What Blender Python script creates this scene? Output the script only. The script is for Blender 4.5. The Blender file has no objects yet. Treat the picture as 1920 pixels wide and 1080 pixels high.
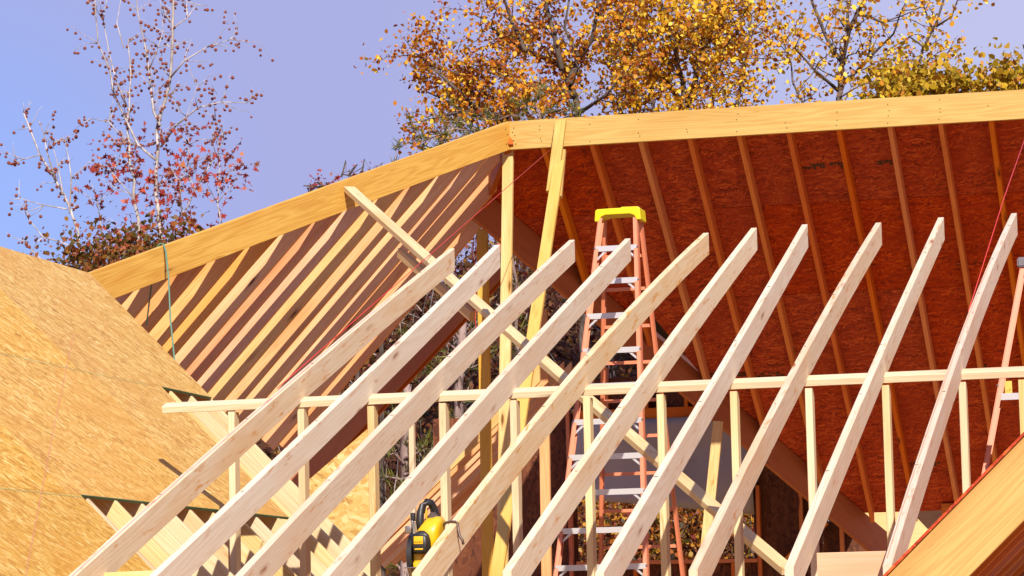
import bpy, bmesh, math, random
import numpy as np
from mathutils import Vector, Matrix

scene = bpy.context.scene
COL = scene.collection
R = math.radians

# ------------------------------------------------------------------ camera
cam_data = bpy.data.cameras.new("camera")
cam_data.sensor_width = 36.0
cam_data.lens = 112.7
cam_data.clip_start = 0.1
cam_data.clip_end = 5000.0
cam = bpy.data.objects.new("camera", cam_data)
COL.objects.link(cam)
_r, _u, _f = [[0.973257, 0.2285575, -0.0230711], [0.0473791, -0.1014449, 0.9937123], [-0.22478, 0.9682305, 0.1095608]]
cam.matrix_world = Matrix(((_r[0], _u[0], -_f[0], 0.0), (_r[1], _u[1], -_f[1], 0.0),
                           (_r[2], _u[2], -_f[2], 1.6), (0, 0, 0, 1)))
scene.camera = cam

# ------------------------------------------------------------------ light
SUN_DIR = Vector((0.42, -1.0, 0.74)).normalized()          # towards the sun
SUN_ELEV = math.asin(SUN_DIR.z)
sun_data = bpy.data.lights.new("sun", 'SUN')
sun_data.energy = 5.0
sun_data.angle = R(0.5)
sun_data.color = (1.0, 0.91, 0.78)
sun = bpy.data.objects.new("sun", sun_data)
sun.rotation_euler = SUN_DIR.to_track_quat('Z', 'Y').to_euler()
sun.location = (5, -8, 20)
COL.objects.link(sun)

world = bpy.data.worlds.new("World")
scene.world = world
world.use_nodes = True
wn, wl = world.node_tree.nodes, world.node_tree.links
wn.clear()
w_out = wn.new("ShaderNodeOutputWorld")
w_bg = wn.new("ShaderNodeBackground")
w_bg.inputs["Strength"].default_value = 0.084
w_sky = wn.new("ShaderNodeTexSky")
w_sky.sky_type = 'NISHITA'
w_sky.sun_disc = False
w_sky.sun_elevation = SUN_ELEV
w_sky.sun_rotation = math.atan2(SUN_DIR.x, SUN_DIR.y)
w_sky.dust_density = 0.6
w_sky.ozone_density = 1.5
# a thin, lavender high-cloud veil over the blue, thinner in places
w_co = wn.new("ShaderNodeTexCoord")
w_noise = wn.new("ShaderNodeTexNoise")
w_noise.inputs["Scale"].default_value = 3.2
w_noise.inputs["Detail"].default_value = 3.0
w_noise.inputs["Roughness"].default_value = 0.45
w_ramp = wn.new("ShaderNodeMapRange")
w_ramp.inputs["From Min"].default_value = 0.30
w_ramp.inputs["From Max"].default_value = 0.62
w_ramp.inputs["To Min"].default_value = 0.82
w_ramp.inputs["To Max"].default_value = 0.97
w_mix = wn.new("ShaderNodeMix")
w_mix.data_type = 'RGBA'
w_far = wn.new("ShaderNodeVectorMath"); w_far.operation = 'DISTANCE'
w_far.inputs[1].default_value = (-0.05, 0.980, 0.19)        # the veil is paler towards the right
w_pale = wn.new("ShaderNodeMapRange"); w_pale.interpolation_type = 'SMOOTHSTEP'
w_pale.inputs["From Min"].default_value = 0.0
w_pale.inputs["From Max"].default_value = 0.24
w_veil = wn.new("ShaderNodeMix"); w_veil.data_type = 'RGBA'
w_veil.inputs["A"].default_value = (4.6, 4.5, 6.3, 1.0)
w_veil.inputs["B"].default_value = (3.2, 3.38, 5.95, 1.0)
wl.new(w_co.outputs["Generated"], w_noise.inputs["Vector"])
wl.new(w_noise.outputs["Fac"], w_ramp.inputs["Value"])
w_dot = wn.new("ShaderNodeVectorMath"); w_dot.operation = 'DISTANCE'
w_dot.inputs[1].default_value = (-0.384, 0.913, 0.137)      # a clear blue patch low in the west
w_hole = wn.new("ShaderNodeMapRange"); w_hole.interpolation_type = 'SMOOTHSTEP'
w_hole.inputs["From Min"].default_value = 0.005
w_hole.inputs["From Max"].default_value = 0.105
w_hole.inputs["To Min"].default_value = 0.58
w_hole.inputs["To Max"].default_value = 1.0
w_mul = wn.new("ShaderNodeMath"); w_mul.operation = 'MULTIPLY'
wl.new(w_co.outputs["Generated"], w_dot.inputs[0])
wl.new(w_dot.outputs["Value"], w_hole.inputs["Value"])
wl.new(w_hole.outputs["Result"], w_mul.inputs[0])
wl.new(w_ramp.outputs["Result"], w_mul.inputs[1])
wl.new(w_mul.outputs[0], w_mix.inputs["Factor"])
w_tint = wn.new("ShaderNodeMix"); w_tint.data_type = 'RGBA'; w_tint.blend_type = 'MULTIPLY'
w_tint.inputs["Factor"].default_value = 1.0
w_tint.inputs["B"].default_value = (0.46, 0.70, 1.25, 1.0)
wl.new(w_sky.outputs["Color"], w_tint.inputs["A"])
wl.new(w_tint.outputs["Result"], w_mix.inputs["A"])
wl.new(w_mix.outputs["Result"], w_bg.inputs["Color"])
wl.new(w_co.outputs["Generated"], w_far.inputs[0])
wl.new(w_far.outputs["Value"], w_pale.inputs["Value"])
wl.new(w_pale.outputs["Result"], w_veil.inputs["Factor"])
wl.new(w_veil.outputs["Result"], w_mix.inputs["B"])
wl.new(w_bg.outputs["Background"], w_out.inputs["Surface"])

scene.view_settings.view_transform = 'Standard'
scene.view_settings.look = 'None'
scene.view_settings.exposure = 0.62
scene.view_settings.gamma = 1.0
scene.cycles.max_bounces = 8
scene.cycles.diffuse_bounces = 5

# ------------------------------------------------------------------ materials
def dim(c, k=0.70):
    return tuple(v * k for v in c)

def new_mat(name):
    m = bpy.data.materials.new(name)
    m.use_nodes = True
    nt = m.node_tree
    nt.nodes.clear()
    out = nt.nodes.new("ShaderNodeOutputMaterial")
    b = nt.nodes.new("ShaderNodeBsdfPrincipled")
    nt.links.new(b.outputs[0], out.inputs[0])
    return m, nt, b, out

def N(nt, kind, **kw):
    n = nt.nodes.new(kind)
    for k, v in kw.items():
        if k in n.inputs:
            n.inputs[k].default_value = v
        else:
            setattr(n, k, v)
    return n

def math_node(nt, op, a, b=None, c=None):
    n = nt.nodes.new("ShaderNodeMath")
    n.operation = op
    for i, v in enumerate((a, b, c)):
        if v is None:
            continue
        if hasattr(v, "is_linked") or isinstance(v, bpy.types.NodeSocket):
            nt.links.new(v, n.inputs[i])
        else:
            n.inputs[i].default_value = v
    return n.outputs[0]

def mixc(nt, fac, a, b, mode='MIX'):
    n = nt.nodes.new("ShaderNodeMix")
    n.data_type = 'RGBA'
    n.blend_type = mode
    for key, v in (("Factor", fac), ("A", a), ("B", b)):
        sock = [s for s in n.inputs if s.name == key and (s.type == 'RGBA' if key != "Factor" else s.type == 'VALUE')][0]
        if isinstance(v, bpy.types.NodeSocket):
            nt.links.new(v, sock)
        elif key == "Factor":
            sock.default_value = v
        else:
            sock.default_value = (*v, 1.0)
    return [s for s in n.outputs if s.type == 'RGBA'][0]

def ramp(nt, fac, stops):
    n = nt.nodes.new("ShaderNodeValToRGB")
    cr = n.color_ramp
    while len(cr.elements) < len(stops):
        cr.elements.new(0.5)
    for e, (p, c) in zip(cr.elements, stops):
        e.position = p
        e.color = (*c, 1.0) if len(c) == 3 else c
    nt.links.new(fac, n.inputs[0])
    return n.outputs[0]

def vmap(nt, vec, scale=(1, 1, 1), rot=(0, 0, 0)):
    n = nt.nodes.new("ShaderNodeMapping")
    n.inputs["Scale"].default_value = scale
    n.inputs["Rotation"].default_value = rot
    nt.links.new(vec, n.inputs["Vector"])
    return n.outputs[0]

def wood(name, light, dark, knot=(0.22, 0.09, 0.03), vary=0.10, rough=0.62, grain=0.55, knots=0.5, stain=None, streak=0.55, slo=0.66, tone_k=0.70):
    """Sawn softwood; the grain runs along each board's own X axis."""
    light, dark, knot = dim(light, tone_k), dim(dark, tone_k), dim(knot, tone_k)
    stain = dim(stain, tone_k) if stain else None
    m, nt, b, out = new_mat(name)
    tc = N(nt, "ShaderNodeTexCoord")
    oi = N(nt, "ShaderNodeObjectInfo")
    off = N(nt, "ShaderNodeVectorMath", operation='SCALE')
    comb = N(nt, "ShaderNodeCombineXYZ")
    rnd = oi.outputs["Random"]
    nt.links.new(math_node(nt, 'MULTIPLY', rnd, 37.0), comb.inputs[0])
    nt.links.new(math_node(nt, 'MULTIPLY', rnd, 3.7), comb.inputs[1])
    nt.links.new(math_node(nt, 'MULTIPLY', rnd, 5.3), comb.inputs[2])
    add = N(nt, "ShaderNodeVectorMath", operation='ADD')
    nt.links.new(tc.outputs["Object"], add.inputs[0])
    nt.links.new(comb.outputs[0], add.inputs[1])
    P = add.outputs[0]
    # knots
    kv = N(nt, "ShaderNodeTexVoronoi", feature='F1', voronoi_dimensions='3D')
    kv.inputs["Scale"].default_value = 1.0
    kv.inputs["Randomness"].default_value = 1.0
    nt.links.new(vmap(nt, P, (1.9, 9.0, 9.0)), kv.inputs["Vector"])
    kd = kv.outputs["Distance"]
    kn = N(nt, "ShaderNodeTexNoise", Scale=1.0, Detail=2.0)
    nt.links.new(vmap(nt, P, (14, 40, 40)), kn.inputs["Vector"])
    kd2 = math_node(nt, 'ADD', kd, math_node(nt, 'MULTIPLY', math_node(nt, 'SUBTRACT', kn.outputs["Fac"], 0.5), 0.14))
    # growth rings, bent around the knots
    bend = math_node(nt, 'DIVIDE', 0.10, math_node(nt, 'ADD', kd, 0.16))
    n1 = N(nt, "ShaderNodeTexNoise", Scale=1.0, Detail=2.0, Roughness=0.4)
    nt.links.new(vmap(nt, P, (0.32, 7.5, 7.5)), n1.inputs["Vector"])
    phase = math_node(nt, 'ADD', math_node(nt, 'MULTIPLY', n1.outputs["Fac"], 58.0), math_node(nt, 'MULTIPLY', bend, 9.0))
    rings = math_node(nt, 'POWER', math_node(nt, 'ABSOLUTE', math_node(nt, 'SINE', phase)), 2.2)
    n2 = N(nt, "ShaderNodeTexNoise", Scale=1.0, Detail=4.0, Roughness=0.6)
    nt.links.new(vmap(nt, P, (3.0, 120, 120)), n2.inputs["Vector"])
    g = math_node(nt, 'ADD', math_node(nt, 'MULTIPLY', rings, 0.55), math_node(nt, 'MULTIPLY', math_node(nt, 'SUBTRACT', n2.outputs["Fac"], 0.45), 1.5))
    gm = math_node(nt, 'MULTIPLY', g, grain)
    gm.node.use_clamp = True
    col = mixc(nt, gm, light, dark)
    # broad colour drift: pinker heart, paler sap, a few resin stains
    n3 = N(nt, "ShaderNodeTexNoise", Scale=1.0, Detail=2.0)
    nt.links.new(vmap(nt, P, (0.9, 4.0, 4.0)), n3.inputs["Vector"])
    st = stain or (dark[0], dark[1] * 0.9, dark[2] * 0.8)
    col = mixc(nt, ramp(nt, n3.outputs["Fac"], [(0.50, (0, 0, 0)), (0.72, (0.6, 0.6, 0.6))]), col, st)
    n4 = N(nt, "ShaderNodeTexNoise", Scale=1.0, Detail=3.0, Roughness=0.7)
    nt.links.new(vmap(nt, P, (3.5, 26, 26)), n4.inputs["Vector"])
    col = mixc(nt, ramp(nt, n4.outputs["Fac"], [(slo, (0, 0, 0)), (slo + 0.09, (streak,) * 3)]), col,
               (st[0] * 0.85, st[1] * 0.62, st[2] * 0.45))
    # knots on top, only in some cells
    ksel = math_node(nt, 'GREATER_THAN', N_sep(nt, kv.outputs["Color"]), 1.0 - knots)
    km = ramp(nt, kd2, [(0.055, (1, 1, 1)), (0.12, (0.35, 0.35, 0.35)), (0.22, (0, 0, 0))])
    col = mixc(nt, math_node(nt, 'MULTIPLY', km, ksel), col, knot)
    # board to board tone
    tone = N(nt, "ShaderNodeHueSaturation")
    nt.links.new(math_node(nt, 'ADD', math_node(nt, 'MULTIPLY', math_node(nt, 'SUBTRACT', rnd, 0.5), 0.016), 0.5), tone.inputs["Hue"])
    rnd2 = math_node(nt, 'FRACT', math_node(nt, 'MULTIPLY', rnd, 13.7))
    nt.links.new(math_node(nt, 'ADD', math_node(nt, 'MULTIPLY', math_node(nt, 'SUBTRACT', rnd2, 0.5), vary * 5), 1.0), tone.inputs["Saturation"])
    nt.links.new(math_node(nt, 'ADD', math_node(nt, 'MULTIPLY', math_node(nt, 'SUBTRACT', rnd, 0.5), vary * 1.6), 1.0), tone.inputs["Value"])
    nt.links.new(col, tone.inputs["Color"])
    nt.links.new(tone.outputs[0], b.inputs["Base Color"])
    b.inputs["Roughness"].default_value = rough
    b.inputs["Specular IOR Level"].default_value = 0.3
    bump = N(nt, "ShaderNodeBump", Strength=0.25, Distance=0.002)
    nt.links.new(gm, bump.inputs["Height"])
    nt.links.new(bump.outputs[0], b.inputs["Normal"])
    return m

def N_sep(nt, colsock):
    s = nt.nodes.new("ShaderNodeSeparateColor")
    nt.links.new(colsock, s.inputs[0])
    return s.outputs[0]

def osb(name, tones, scale=1.0, rough=0.7, blotch=None, contrast=1.0, k=0.70, angs=(0.32, -0.42, 0.95, -0.05)):
    """Oriented strand board: layered flat strands, long axis along the sheet's X."""
    tones = [dim(t, k) for t in tones]
    blotch = dim(blotch, k) if blotch else None
    m, nt, b, out = new_mat(name)
    tc = N(nt, "ShaderNodeTexCoord")
    oi = N(nt, "ShaderNodeObjectInfo")
    comb = N(nt, "ShaderNodeCombineXYZ")
    nt.links.new(math_node(nt, 'MULTIPLY', oi.outputs["Random"], 31.0), comb.inputs[0])
    nt.links.new(math_node(nt, 'MULTIPLY', oi.outputs["Random"], 17.0), comb.inputs[1])
    add = N(nt, "ShaderNodeVectorMath", operation='ADD')
    nt.links.new(tc.outputs["Object"], add.inputs[0])
    nt.links.new(comb.outputs[0], add.inputs[1])
    P = add.outputs[0]
    wob = N(nt, "ShaderNodeTexNoise", Scale=5.0 * scale, Detail=2.0)
    nt.links.new(P, wob.inputs["Vector"])
    wv = N(nt, "ShaderNodeVectorMath", operation='SCALE')
    wv.inputs["Scale"].default_value = 0.10 / scale
    nt.links.new(wob.outputs["Color"], wv.inputs[0])
    add2 = N(nt, "ShaderNodeVectorMath", operation='ADD')
    nt.links.new(P, add2.inputs[0])
    nt.links.new(wv.outputs[0], add2.inputs[1])
    Q = add2.outputs[0]
    vals, heights = [], []
    for i, (ang, sx, sy) in enumerate(zip(angs, (9, 8, 11, 7), (44, 38, 40, 30))):
        v = N(nt, "ShaderNodeTexVoronoi", feature='F1', voronoi_dimensions='2D')
        v.inputs["Scale"].default_value = 1.0
        rot = vmap(nt, Q, (1, 1, 1), (0, 0, ang))
        nt.links.new(vmap(nt, rot, (sx * scale, sy * scale, 1)), v.inputs["Vector"])
        vals.append(N_sep(nt, v.outputs["Color"]))
    sel = N(nt, "ShaderNodeTexNoise", Scale=11.0 * scale, Detail=2.0)
    nt.links.new(P, sel.inputs["Vector"])
    s1 = math_node(nt, 'GREATER_THAN', sel.outputs["Fac"], 0.52)
    sel2 = N(nt, "ShaderNodeTexNoise", Scale=14.0 * scale, Detail=2.0)
    nt.links.new(vmap(nt, P, (1, 1, 1), (0, 0, 1.0)), sel2.inputs["Vector"])
    s2 = math_node(nt, 'GREATER_THAN', sel2.outputs["Fac"], 0.55)
    a = N(nt, "ShaderNodeMix"); nt.links.new(s1, a.inputs[0]); nt.links.new(vals[0], a.inputs[2]); nt.links.new(vals[1], a.inputs[3])
    c = N(nt, "ShaderNodeMix"); nt.links.new(s2, c.inputs[0]); nt.links.new(a.outputs[0], c.inputs[2]); nt.links.new(vals[2], c.inputs[3])
    v = math_node(nt, 'ADD', math_node(nt, 'MULTIPLY', c.outputs[0], 0.75), math_node(nt, 'MULTIPLY', vals[3], 0.25))
    fine = N(nt, "ShaderNodeTexNoise", Scale=1.0, Detail=3.0, Roughness=0.7)
    nt.links.new(vmap(nt, Q, (18 * scale, 150 * scale, 1), (0, 0, 0.2)), fine.inputs["Vector"])
    v2 = math_node(nt, 'ADD', math_node(nt, 'MULTIPLY', math_node(nt, 'SUBTRACT', v, 0.5), contrast), 0.5)
    v3 = math_node(nt, 'ADD', v2, math_node(nt, 'MULTIPLY', math_node(nt, 'SUBTRACT', fine.outputs["Fac"], 0.5), 0.55))
    col = ramp(nt, v3, [(0.02, tones[0]), (0.32, tones[1]), (0.62, tones[2]), (0.97, tones[3])])
    big = N(nt, "ShaderNodeTexNoise", Scale=1.1, Detail=4.0, Roughness=0.6)
    nt.links.new(P, big.inputs["Vector"])
    col = mixc(nt, ramp(nt, big.outputs["Fac"], [(0.42, (0, 0, 0)), (0.70, (0.5, 0.5, 0.5))]), col,
               blotch or tones[1])
    tone = N(nt, "ShaderNodeHueSaturation")
    nt.links.new(math_node(nt, 'ADD', math_node(nt, 'MULTIPLY', oi.outputs["Random"], 0.09), 0.955), tone.inputs["Value"])
    nt.links.new(math_node(nt, 'ADD', math_node(nt, 'MULTIPLY', math_node(nt, 'FRACT', math_node(nt, 'MULTIPLY', oi.outputs["Random"], 7.3)), 0.09), 0.955), tone.inputs["Saturation"])
    nt.links.new(col, tone.inputs["Color"])
    nt.links.new(tone.outputs[0], b.inputs["Base Color"])
    b.inputs["Roughness"].default_value = rough
    b.inputs["Specular IOR Level"].default_value = 0.25
    bump = N(nt, "ShaderNodeBump", Strength=0.4, Distance=0.003)
    nt.links.new(v3, bump.inputs["Height"])
    nt.links.new(bump.outputs[0], b.inputs["Normal"])
    return m

def plain(name, col, rough=0.5, metal=0.0, spec=0.5, noise=0.12, nscale=40.0):
    col = dim(col, 0.74)
    m, nt, b, out = new_mat(name)
    tc = N(nt, "ShaderNodeTexCoord")
    n = N(nt, "ShaderNodeTexNoise", Scale=nscale, Detail=4.0)
    nt.links.new(tc.outputs["Object"], n.inputs["Vector"])
    c = mixc(nt, math_node(nt, 'MULTIPLY', n.outputs["Fac"], noise * 2), col, tuple(x * 0.45 for x in col))
    nt.links.new(c, b.inputs["Base Color"])
    b.inputs["Roughness"].default_value = rough
    b.inputs["Metallic"].default_value = metal
    b.inputs["Specular IOR Level"].default_value = spec
    return m

def leafmat(name, stops, transl=0.35, rough=0.55):
    m, nt, b, out = new_mat(name)
    geo = N(nt, "ShaderNodeNewGeometry")
    col = ramp(nt, geo.outputs["Random Per Island"], [(q, dim(c, 0.80)) for q, c in stops])
    for l in list(nt.links):
        if l.to_node == out:
            nt.links.remove(l)
    nt.links.new(col, b.inputs["Base Color"])
    b.inputs["Roughness"].default_value = rough
    b.inputs["Specular IOR Level"].default_value = 0.3
    tr = N(nt, "ShaderNodeBsdfTranslucent")
    nt.links.new(col, tr.inputs["Color"])
    mx = N(nt, "ShaderNodeMixShader", Fac=transl)
    nt.links.new(b.outputs[0], mx.inputs[1])
    nt.links.new(tr.outputs[0], mx.inputs[2])
    nt.links.new(mx.outputs[0], out.inputs[0])
    return m

def barkmat(name, a, c, scale=9.0):
    m, nt, b, out = new_mat(name)
    tc = N(nt, "ShaderNodeTexCoord")
    n = N(nt, "ShaderNodeTexNoise", Scale=scale, Detail=5.0, Roughness=0.7)
    nt.links.new(vmap(nt, tc.outputs["Object"], (1, 1, 0.35)), n.inputs["Vector"])
    nt.links.new(ramp(nt, n.outputs["Fac"], [(0.38, a), (0.62, c)]), b.inputs["Base Color"])
    b.inputs["Roughness"].default_value = 0.85
    b.inputs["Specular IOR Level"].default_value = 0.15
    return m

M = {}
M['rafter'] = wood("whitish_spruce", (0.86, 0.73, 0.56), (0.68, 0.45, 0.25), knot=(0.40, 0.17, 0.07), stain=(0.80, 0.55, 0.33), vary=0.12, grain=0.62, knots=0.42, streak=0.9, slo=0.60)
M['pale'] = wood("pale_pine", (0.84, 0.67, 0.38), (0.68, 0.43, 0.17), vary=0.10, knots=0.4, grain=0.7, streak=0.7, slo=0.63)
M['ridge'] = wood("straw_pine", (0.66, 0.45, 0.15), (0.48, 0.26, 0.055), vary=0.03, grain=0.75, knots=0.42, knot=(0.30, 0.12, 0.03))
M['hip'] = wood("golden_pine", (0.80, 0.47, 0.115), (0.60, 0.27, 0.045), vary=0.03, grain=0.95, knots=0.35, knot=(0.36, 0.13, 0.03))
M['rake'] = wood("ochre_pine", (0.70, 0.49, 0.145), (0.52, 0.31, 0.065), vary=0.03, grain=0.8, knots=0.5, knot=(0.42, 0.17, 0.05))
M['jack'] = wood("pink_pine", (0.90, 0.50, 0.235), (0.70, 0.27, 0.085), vary=0.07, knots=0.45, knot=(0.16, 0.05, 0.02))
M['jack_y'] = wood('amber_pine', (0.86, 0.54, 0.27), (0.66, 0.31, 0.11), vary=0.05, knots=0.45, knot=(0.16, 0.05, 0.02))
M['block'] = wood('pink_spruce', (0.84, 0.60, 0.42), (0.70, 0.42, 0.25), vary=0.03, knots=0.3)
M['yellow'] = wood("yellow_pine", (0.80, 0.53, 0.19), (0.64, 0.35, 0.09), vary=0.07, knots=0.3, knot=(0.4, 0.18, 0.05))
M['backrafter'] = wood("shade_reddened_pine", (0.70, 0.24, 0.06), (0.52, 0.13, 0.022), vary=0.06, knots=0.4, knot=(0.15, 0.03, 0.01), tone_k=0.85)  # ordinary pine, its red-brown tone paints in the shade under the roof
M['valley'] = wood('shade_darkened_pine', (0.44, 0.115, 0.026), (0.32, 0.06, 0.011), vary=0.05, knots=0.4, knot=(0.10, 0.02, 0.008), tone_k=0.8)  # pine darkened in its colour to stand for shade on the valley timbers
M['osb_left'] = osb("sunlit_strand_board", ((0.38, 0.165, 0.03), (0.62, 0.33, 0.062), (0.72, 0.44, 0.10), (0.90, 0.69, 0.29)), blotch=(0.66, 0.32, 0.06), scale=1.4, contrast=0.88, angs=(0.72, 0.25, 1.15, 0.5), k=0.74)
M['osb_back'] = osb("shade_reddened_strand_board", ((0.11, 0.009, 0.0015), (0.34, 0.032, 0.004), (0.43, 0.050, 0.006), (0.66, 0.14, 0.022)), scale=1.45, blotch=(0.30, 0.026, 0.003), contrast=0.9, k=1.0)  # strand board with the underside's deep red shade put into its colour
M['osb_wall'] = osb("golden_strand_board", ((0.35, 0.18, 0.04), (0.62, 0.36, 0.08), (0.75, 0.48, 0.14), (0.88, 0.68, 0.33)), scale=0.75)
M['osb_dark'] = osb("shade_darkened_strand_board", ((0.04, 0.012, 0.006), (0.12, 0.035, 0.015), (0.16, 0.05, 0.02), (0.24, 0.09, 0.04)))  # strand board darkened to paint in the gloom inside the rear wing
M['green_edge'] = plain("green_edge_paint", (0.02, 0.13, 0.05), 0.6)
M['chalk_red'] = plain("red_chalk", (0.74, 0.30, 0.20), 0.9)
M['chalk_pink'] = plain("pink_chalk", (0.72, 0.36, 0.52), 0.9)
M['chalk_green'] = plain("green_chalk", (0.42, 0.52, 0.22), 0.9)
M['seam'] = plain("seam_shadow_gap", (0.30, 0.10, 0.04), 0.9)
M['string'] = plain("red_nylon_string", (0.75, 0.05, 0.05), 0.5)
M['rope'] = plain("green_rope", (0.16, 0.34, 0.24), 0.6, nscale=120, noise=0.3)
M['fibreglass'] = plain("orange_fibreglass", (0.80, 0.26, 0.13), 0.45, nscale=25)
M['alu'] = plain("brushed_aluminium", (0.80, 0.80, 0.82), 0.38, metal=0.55, nscale=60)
M['cap_yellow'] = plain("yellow_plastic", (0.86, 0.70, 0.0), 0.4)
M['tool_yellow'] = plain("tool_yellow", (0.85, 0.52, 0.01), 0.35, nscale=60)
M['black'] = plain("black_rubber", (0.018, 0.017, 0.018), 0.45)
M['grip'] = plain('grey_brown_grip', (0.11, 0.075, 0.055), 0.4)
M['steel'] = plain("worn_steel", (0.45, 0.42, 0.40), 0.35, metal=0.9, nscale=50, noise=0.3)
M['hook'] = plain("brown_steel_hook", (0.13, 0.075, 0.06), 0.4, metal=0.3)
M['nail'] = plain("dark_nail_steel", (0.05, 0.035, 0.03), 0.5, metal=0.4)
M['pencil'] = plain('pencil_grey', (0.22, 0.15, 0.12), 0.9)
M['sheet'] = plain("pale_house_wrap", (0.46, 0.43, 0.47), 0.45, nscale=6, noise=0.2)
M['ply'] = wood("plywood_face", (0.86, 0.66, 0.34), (0.74, 0.50, 0.20), vary=0.03, knots=0.15)
M['clay'] = plain("red_clay_soil", (0.72, 0.32, 0.14), 0.95, nscale=0.6, noise=0.3, spec=0.1)
M['deck'] = osb("floor_strand_board", ((0.3, 0.13, 0.04), (0.5, 0.27, 0.08), (0.6, 0.36, 0.13), (0.72, 0.48, 0.22)))
M['label_paint'] = plain("yellow_label", (0.86, 0.55, 0.10), 0.5)

# ------------------------------------------------------------------ builders
def tag(o, label=None, cat=None, group=None, kind=None):
    if label: o['label'] = label
    if cat: o['category'] = cat
    if group: o['group'] = group
    if kind: o['kind'] = kind
    return o

def link(name, me, mat, parent=None, mw=None):
    o = bpy.data.objects.new(name, me)
    COL.objects.link(o)
    if mat is not None and not me.materials:
        for mm in (mat if isinstance(mat, (list, tuple)) else [mat]):
            me.materials.append(mm)
    if parent is not None:
        o.parent = parent
        o.matrix_parent_inverse = parent.matrix_world.inverted()
    if mw is not None:
        o.matrix_world = mw
    return o

def empty(name, loc, label=None, cat=None, group=None, mw=None):
    o = bpy.data.objects.new(name, None)
    COL.objects.link(o)
    o.empty_display_size = 0.2
    o.matrix_world = mw if mw is not None else Matrix.Translation(Vector(loc))
    return tag(o, label, cat, group)

def frame(p0, p1, up):
    """Local X along the board, local Z towards up."""
    x = (Vector(p1) - Vector(p0)).normalized()
    y = Vector(up).cross(x).normalized()
    z = x.cross(y)
    m = Matrix((x, y, z)).transposed().to_4x4()
    m.translation = Vector(p0)
    return m

def section(w, t, c):
    """Chamfered rectangle in (y, z): z from -w to 0 (top edge on the axis), y centred."""
    h = t / 2
    return [(-h + c, 0), (h - c, 0), (h, -c), (h, -w + c), (h - c, -w), (-h + c, -w), (-h, -w + c), (-h, -c)]

def loft_mesh(name, rings):
    n = len(rings[0])
    vs = [v for r in rings for v in r]
    fs = []
    for k in range(len(rings) - 1):
        a, b = k * n, (k + 1) * n
        for i in range(n):
            j = (i + 1) % n
            fs.append((a + i, b + i, b + j, a + j))
    fs.append(tuple(range(n)))
    fs.append(tuple(reversed(range((len(rings) - 1) * n, len(rings) * n))))
    me = bpy.data.meshes.new(name)
    me.from_pydata([tuple(v) for v in vs], [], fs)
    bm = bmesh.new(); bm.from_mesh(me)
    bmesh.ops.recalc_face_normals(bm, faces=bm.faces)
    bm.to_mesh(me); bm.free()
    return me

def board(name, p0, p1, w, t, up, mat, parent=None, cut0=0.0, cut1=0.0, bow=0.0, sway=0.0, chamfer=0.0025,
          centre=False, prof=None, segs=6):
    """A straight timber from p0 to p1 (its top edge line, or its axis when centre). cut0/cut1: x shift per metre of
    z at each end, so that ends can be plumb cut. prof: optional (x, dz) sag curve."""
    mw = frame(p0, p1, up)
    L = (Vector(p1) - Vector(p0)).length
    sec = section(w, t, chamfer)
    if centre:
        sec = [(y, z + w / 2) for y, z in sec]
    rings = []
    for k in range(segs + 1):
        u = k / segs
        x = u * L
        dz = bow * 4 * u * (1 - u) + (prof(x) if prof else 0.0)
        dy = sway * 4 * u * (1 - u)
        cut = cut0 * (1 - u) + cut1 * u if k in (0, segs) else 0.0
        if k == 0: cut = cut0
        if k == segs: cut = cut1
        rings.append([(x + cut * z, y + dy, z + dz) for y, z in sec])
    return link(name, loft_mesh(name, rings), mat, parent, mw)

def tube_rings(pts, rads, n=6):
    pts = [Vector(p) for p in pts]
    rings = []
    ref = Vector((0.31, 0.87, 0.38))
    for i, p in enumerate(pts):
        d = (pts[min(i + 1, len(pts) - 1)] - pts[max(i - 1, 0)])
        if d.length < 1e-6: d = Vector((0, 0, 1))
        d.normalize()
        a = d.cross(ref)
        if a.length < 0.05: a = d.cross(Vector((1, 0, 0)))
        a.normalize(); b = d.cross(a)
        rings.append([p + (a * math.cos(2 * math.pi * k / n) + b * math.sin(2 * math.pi * k / n)) * rads[i] for k in range(n)])
    return rings

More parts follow.
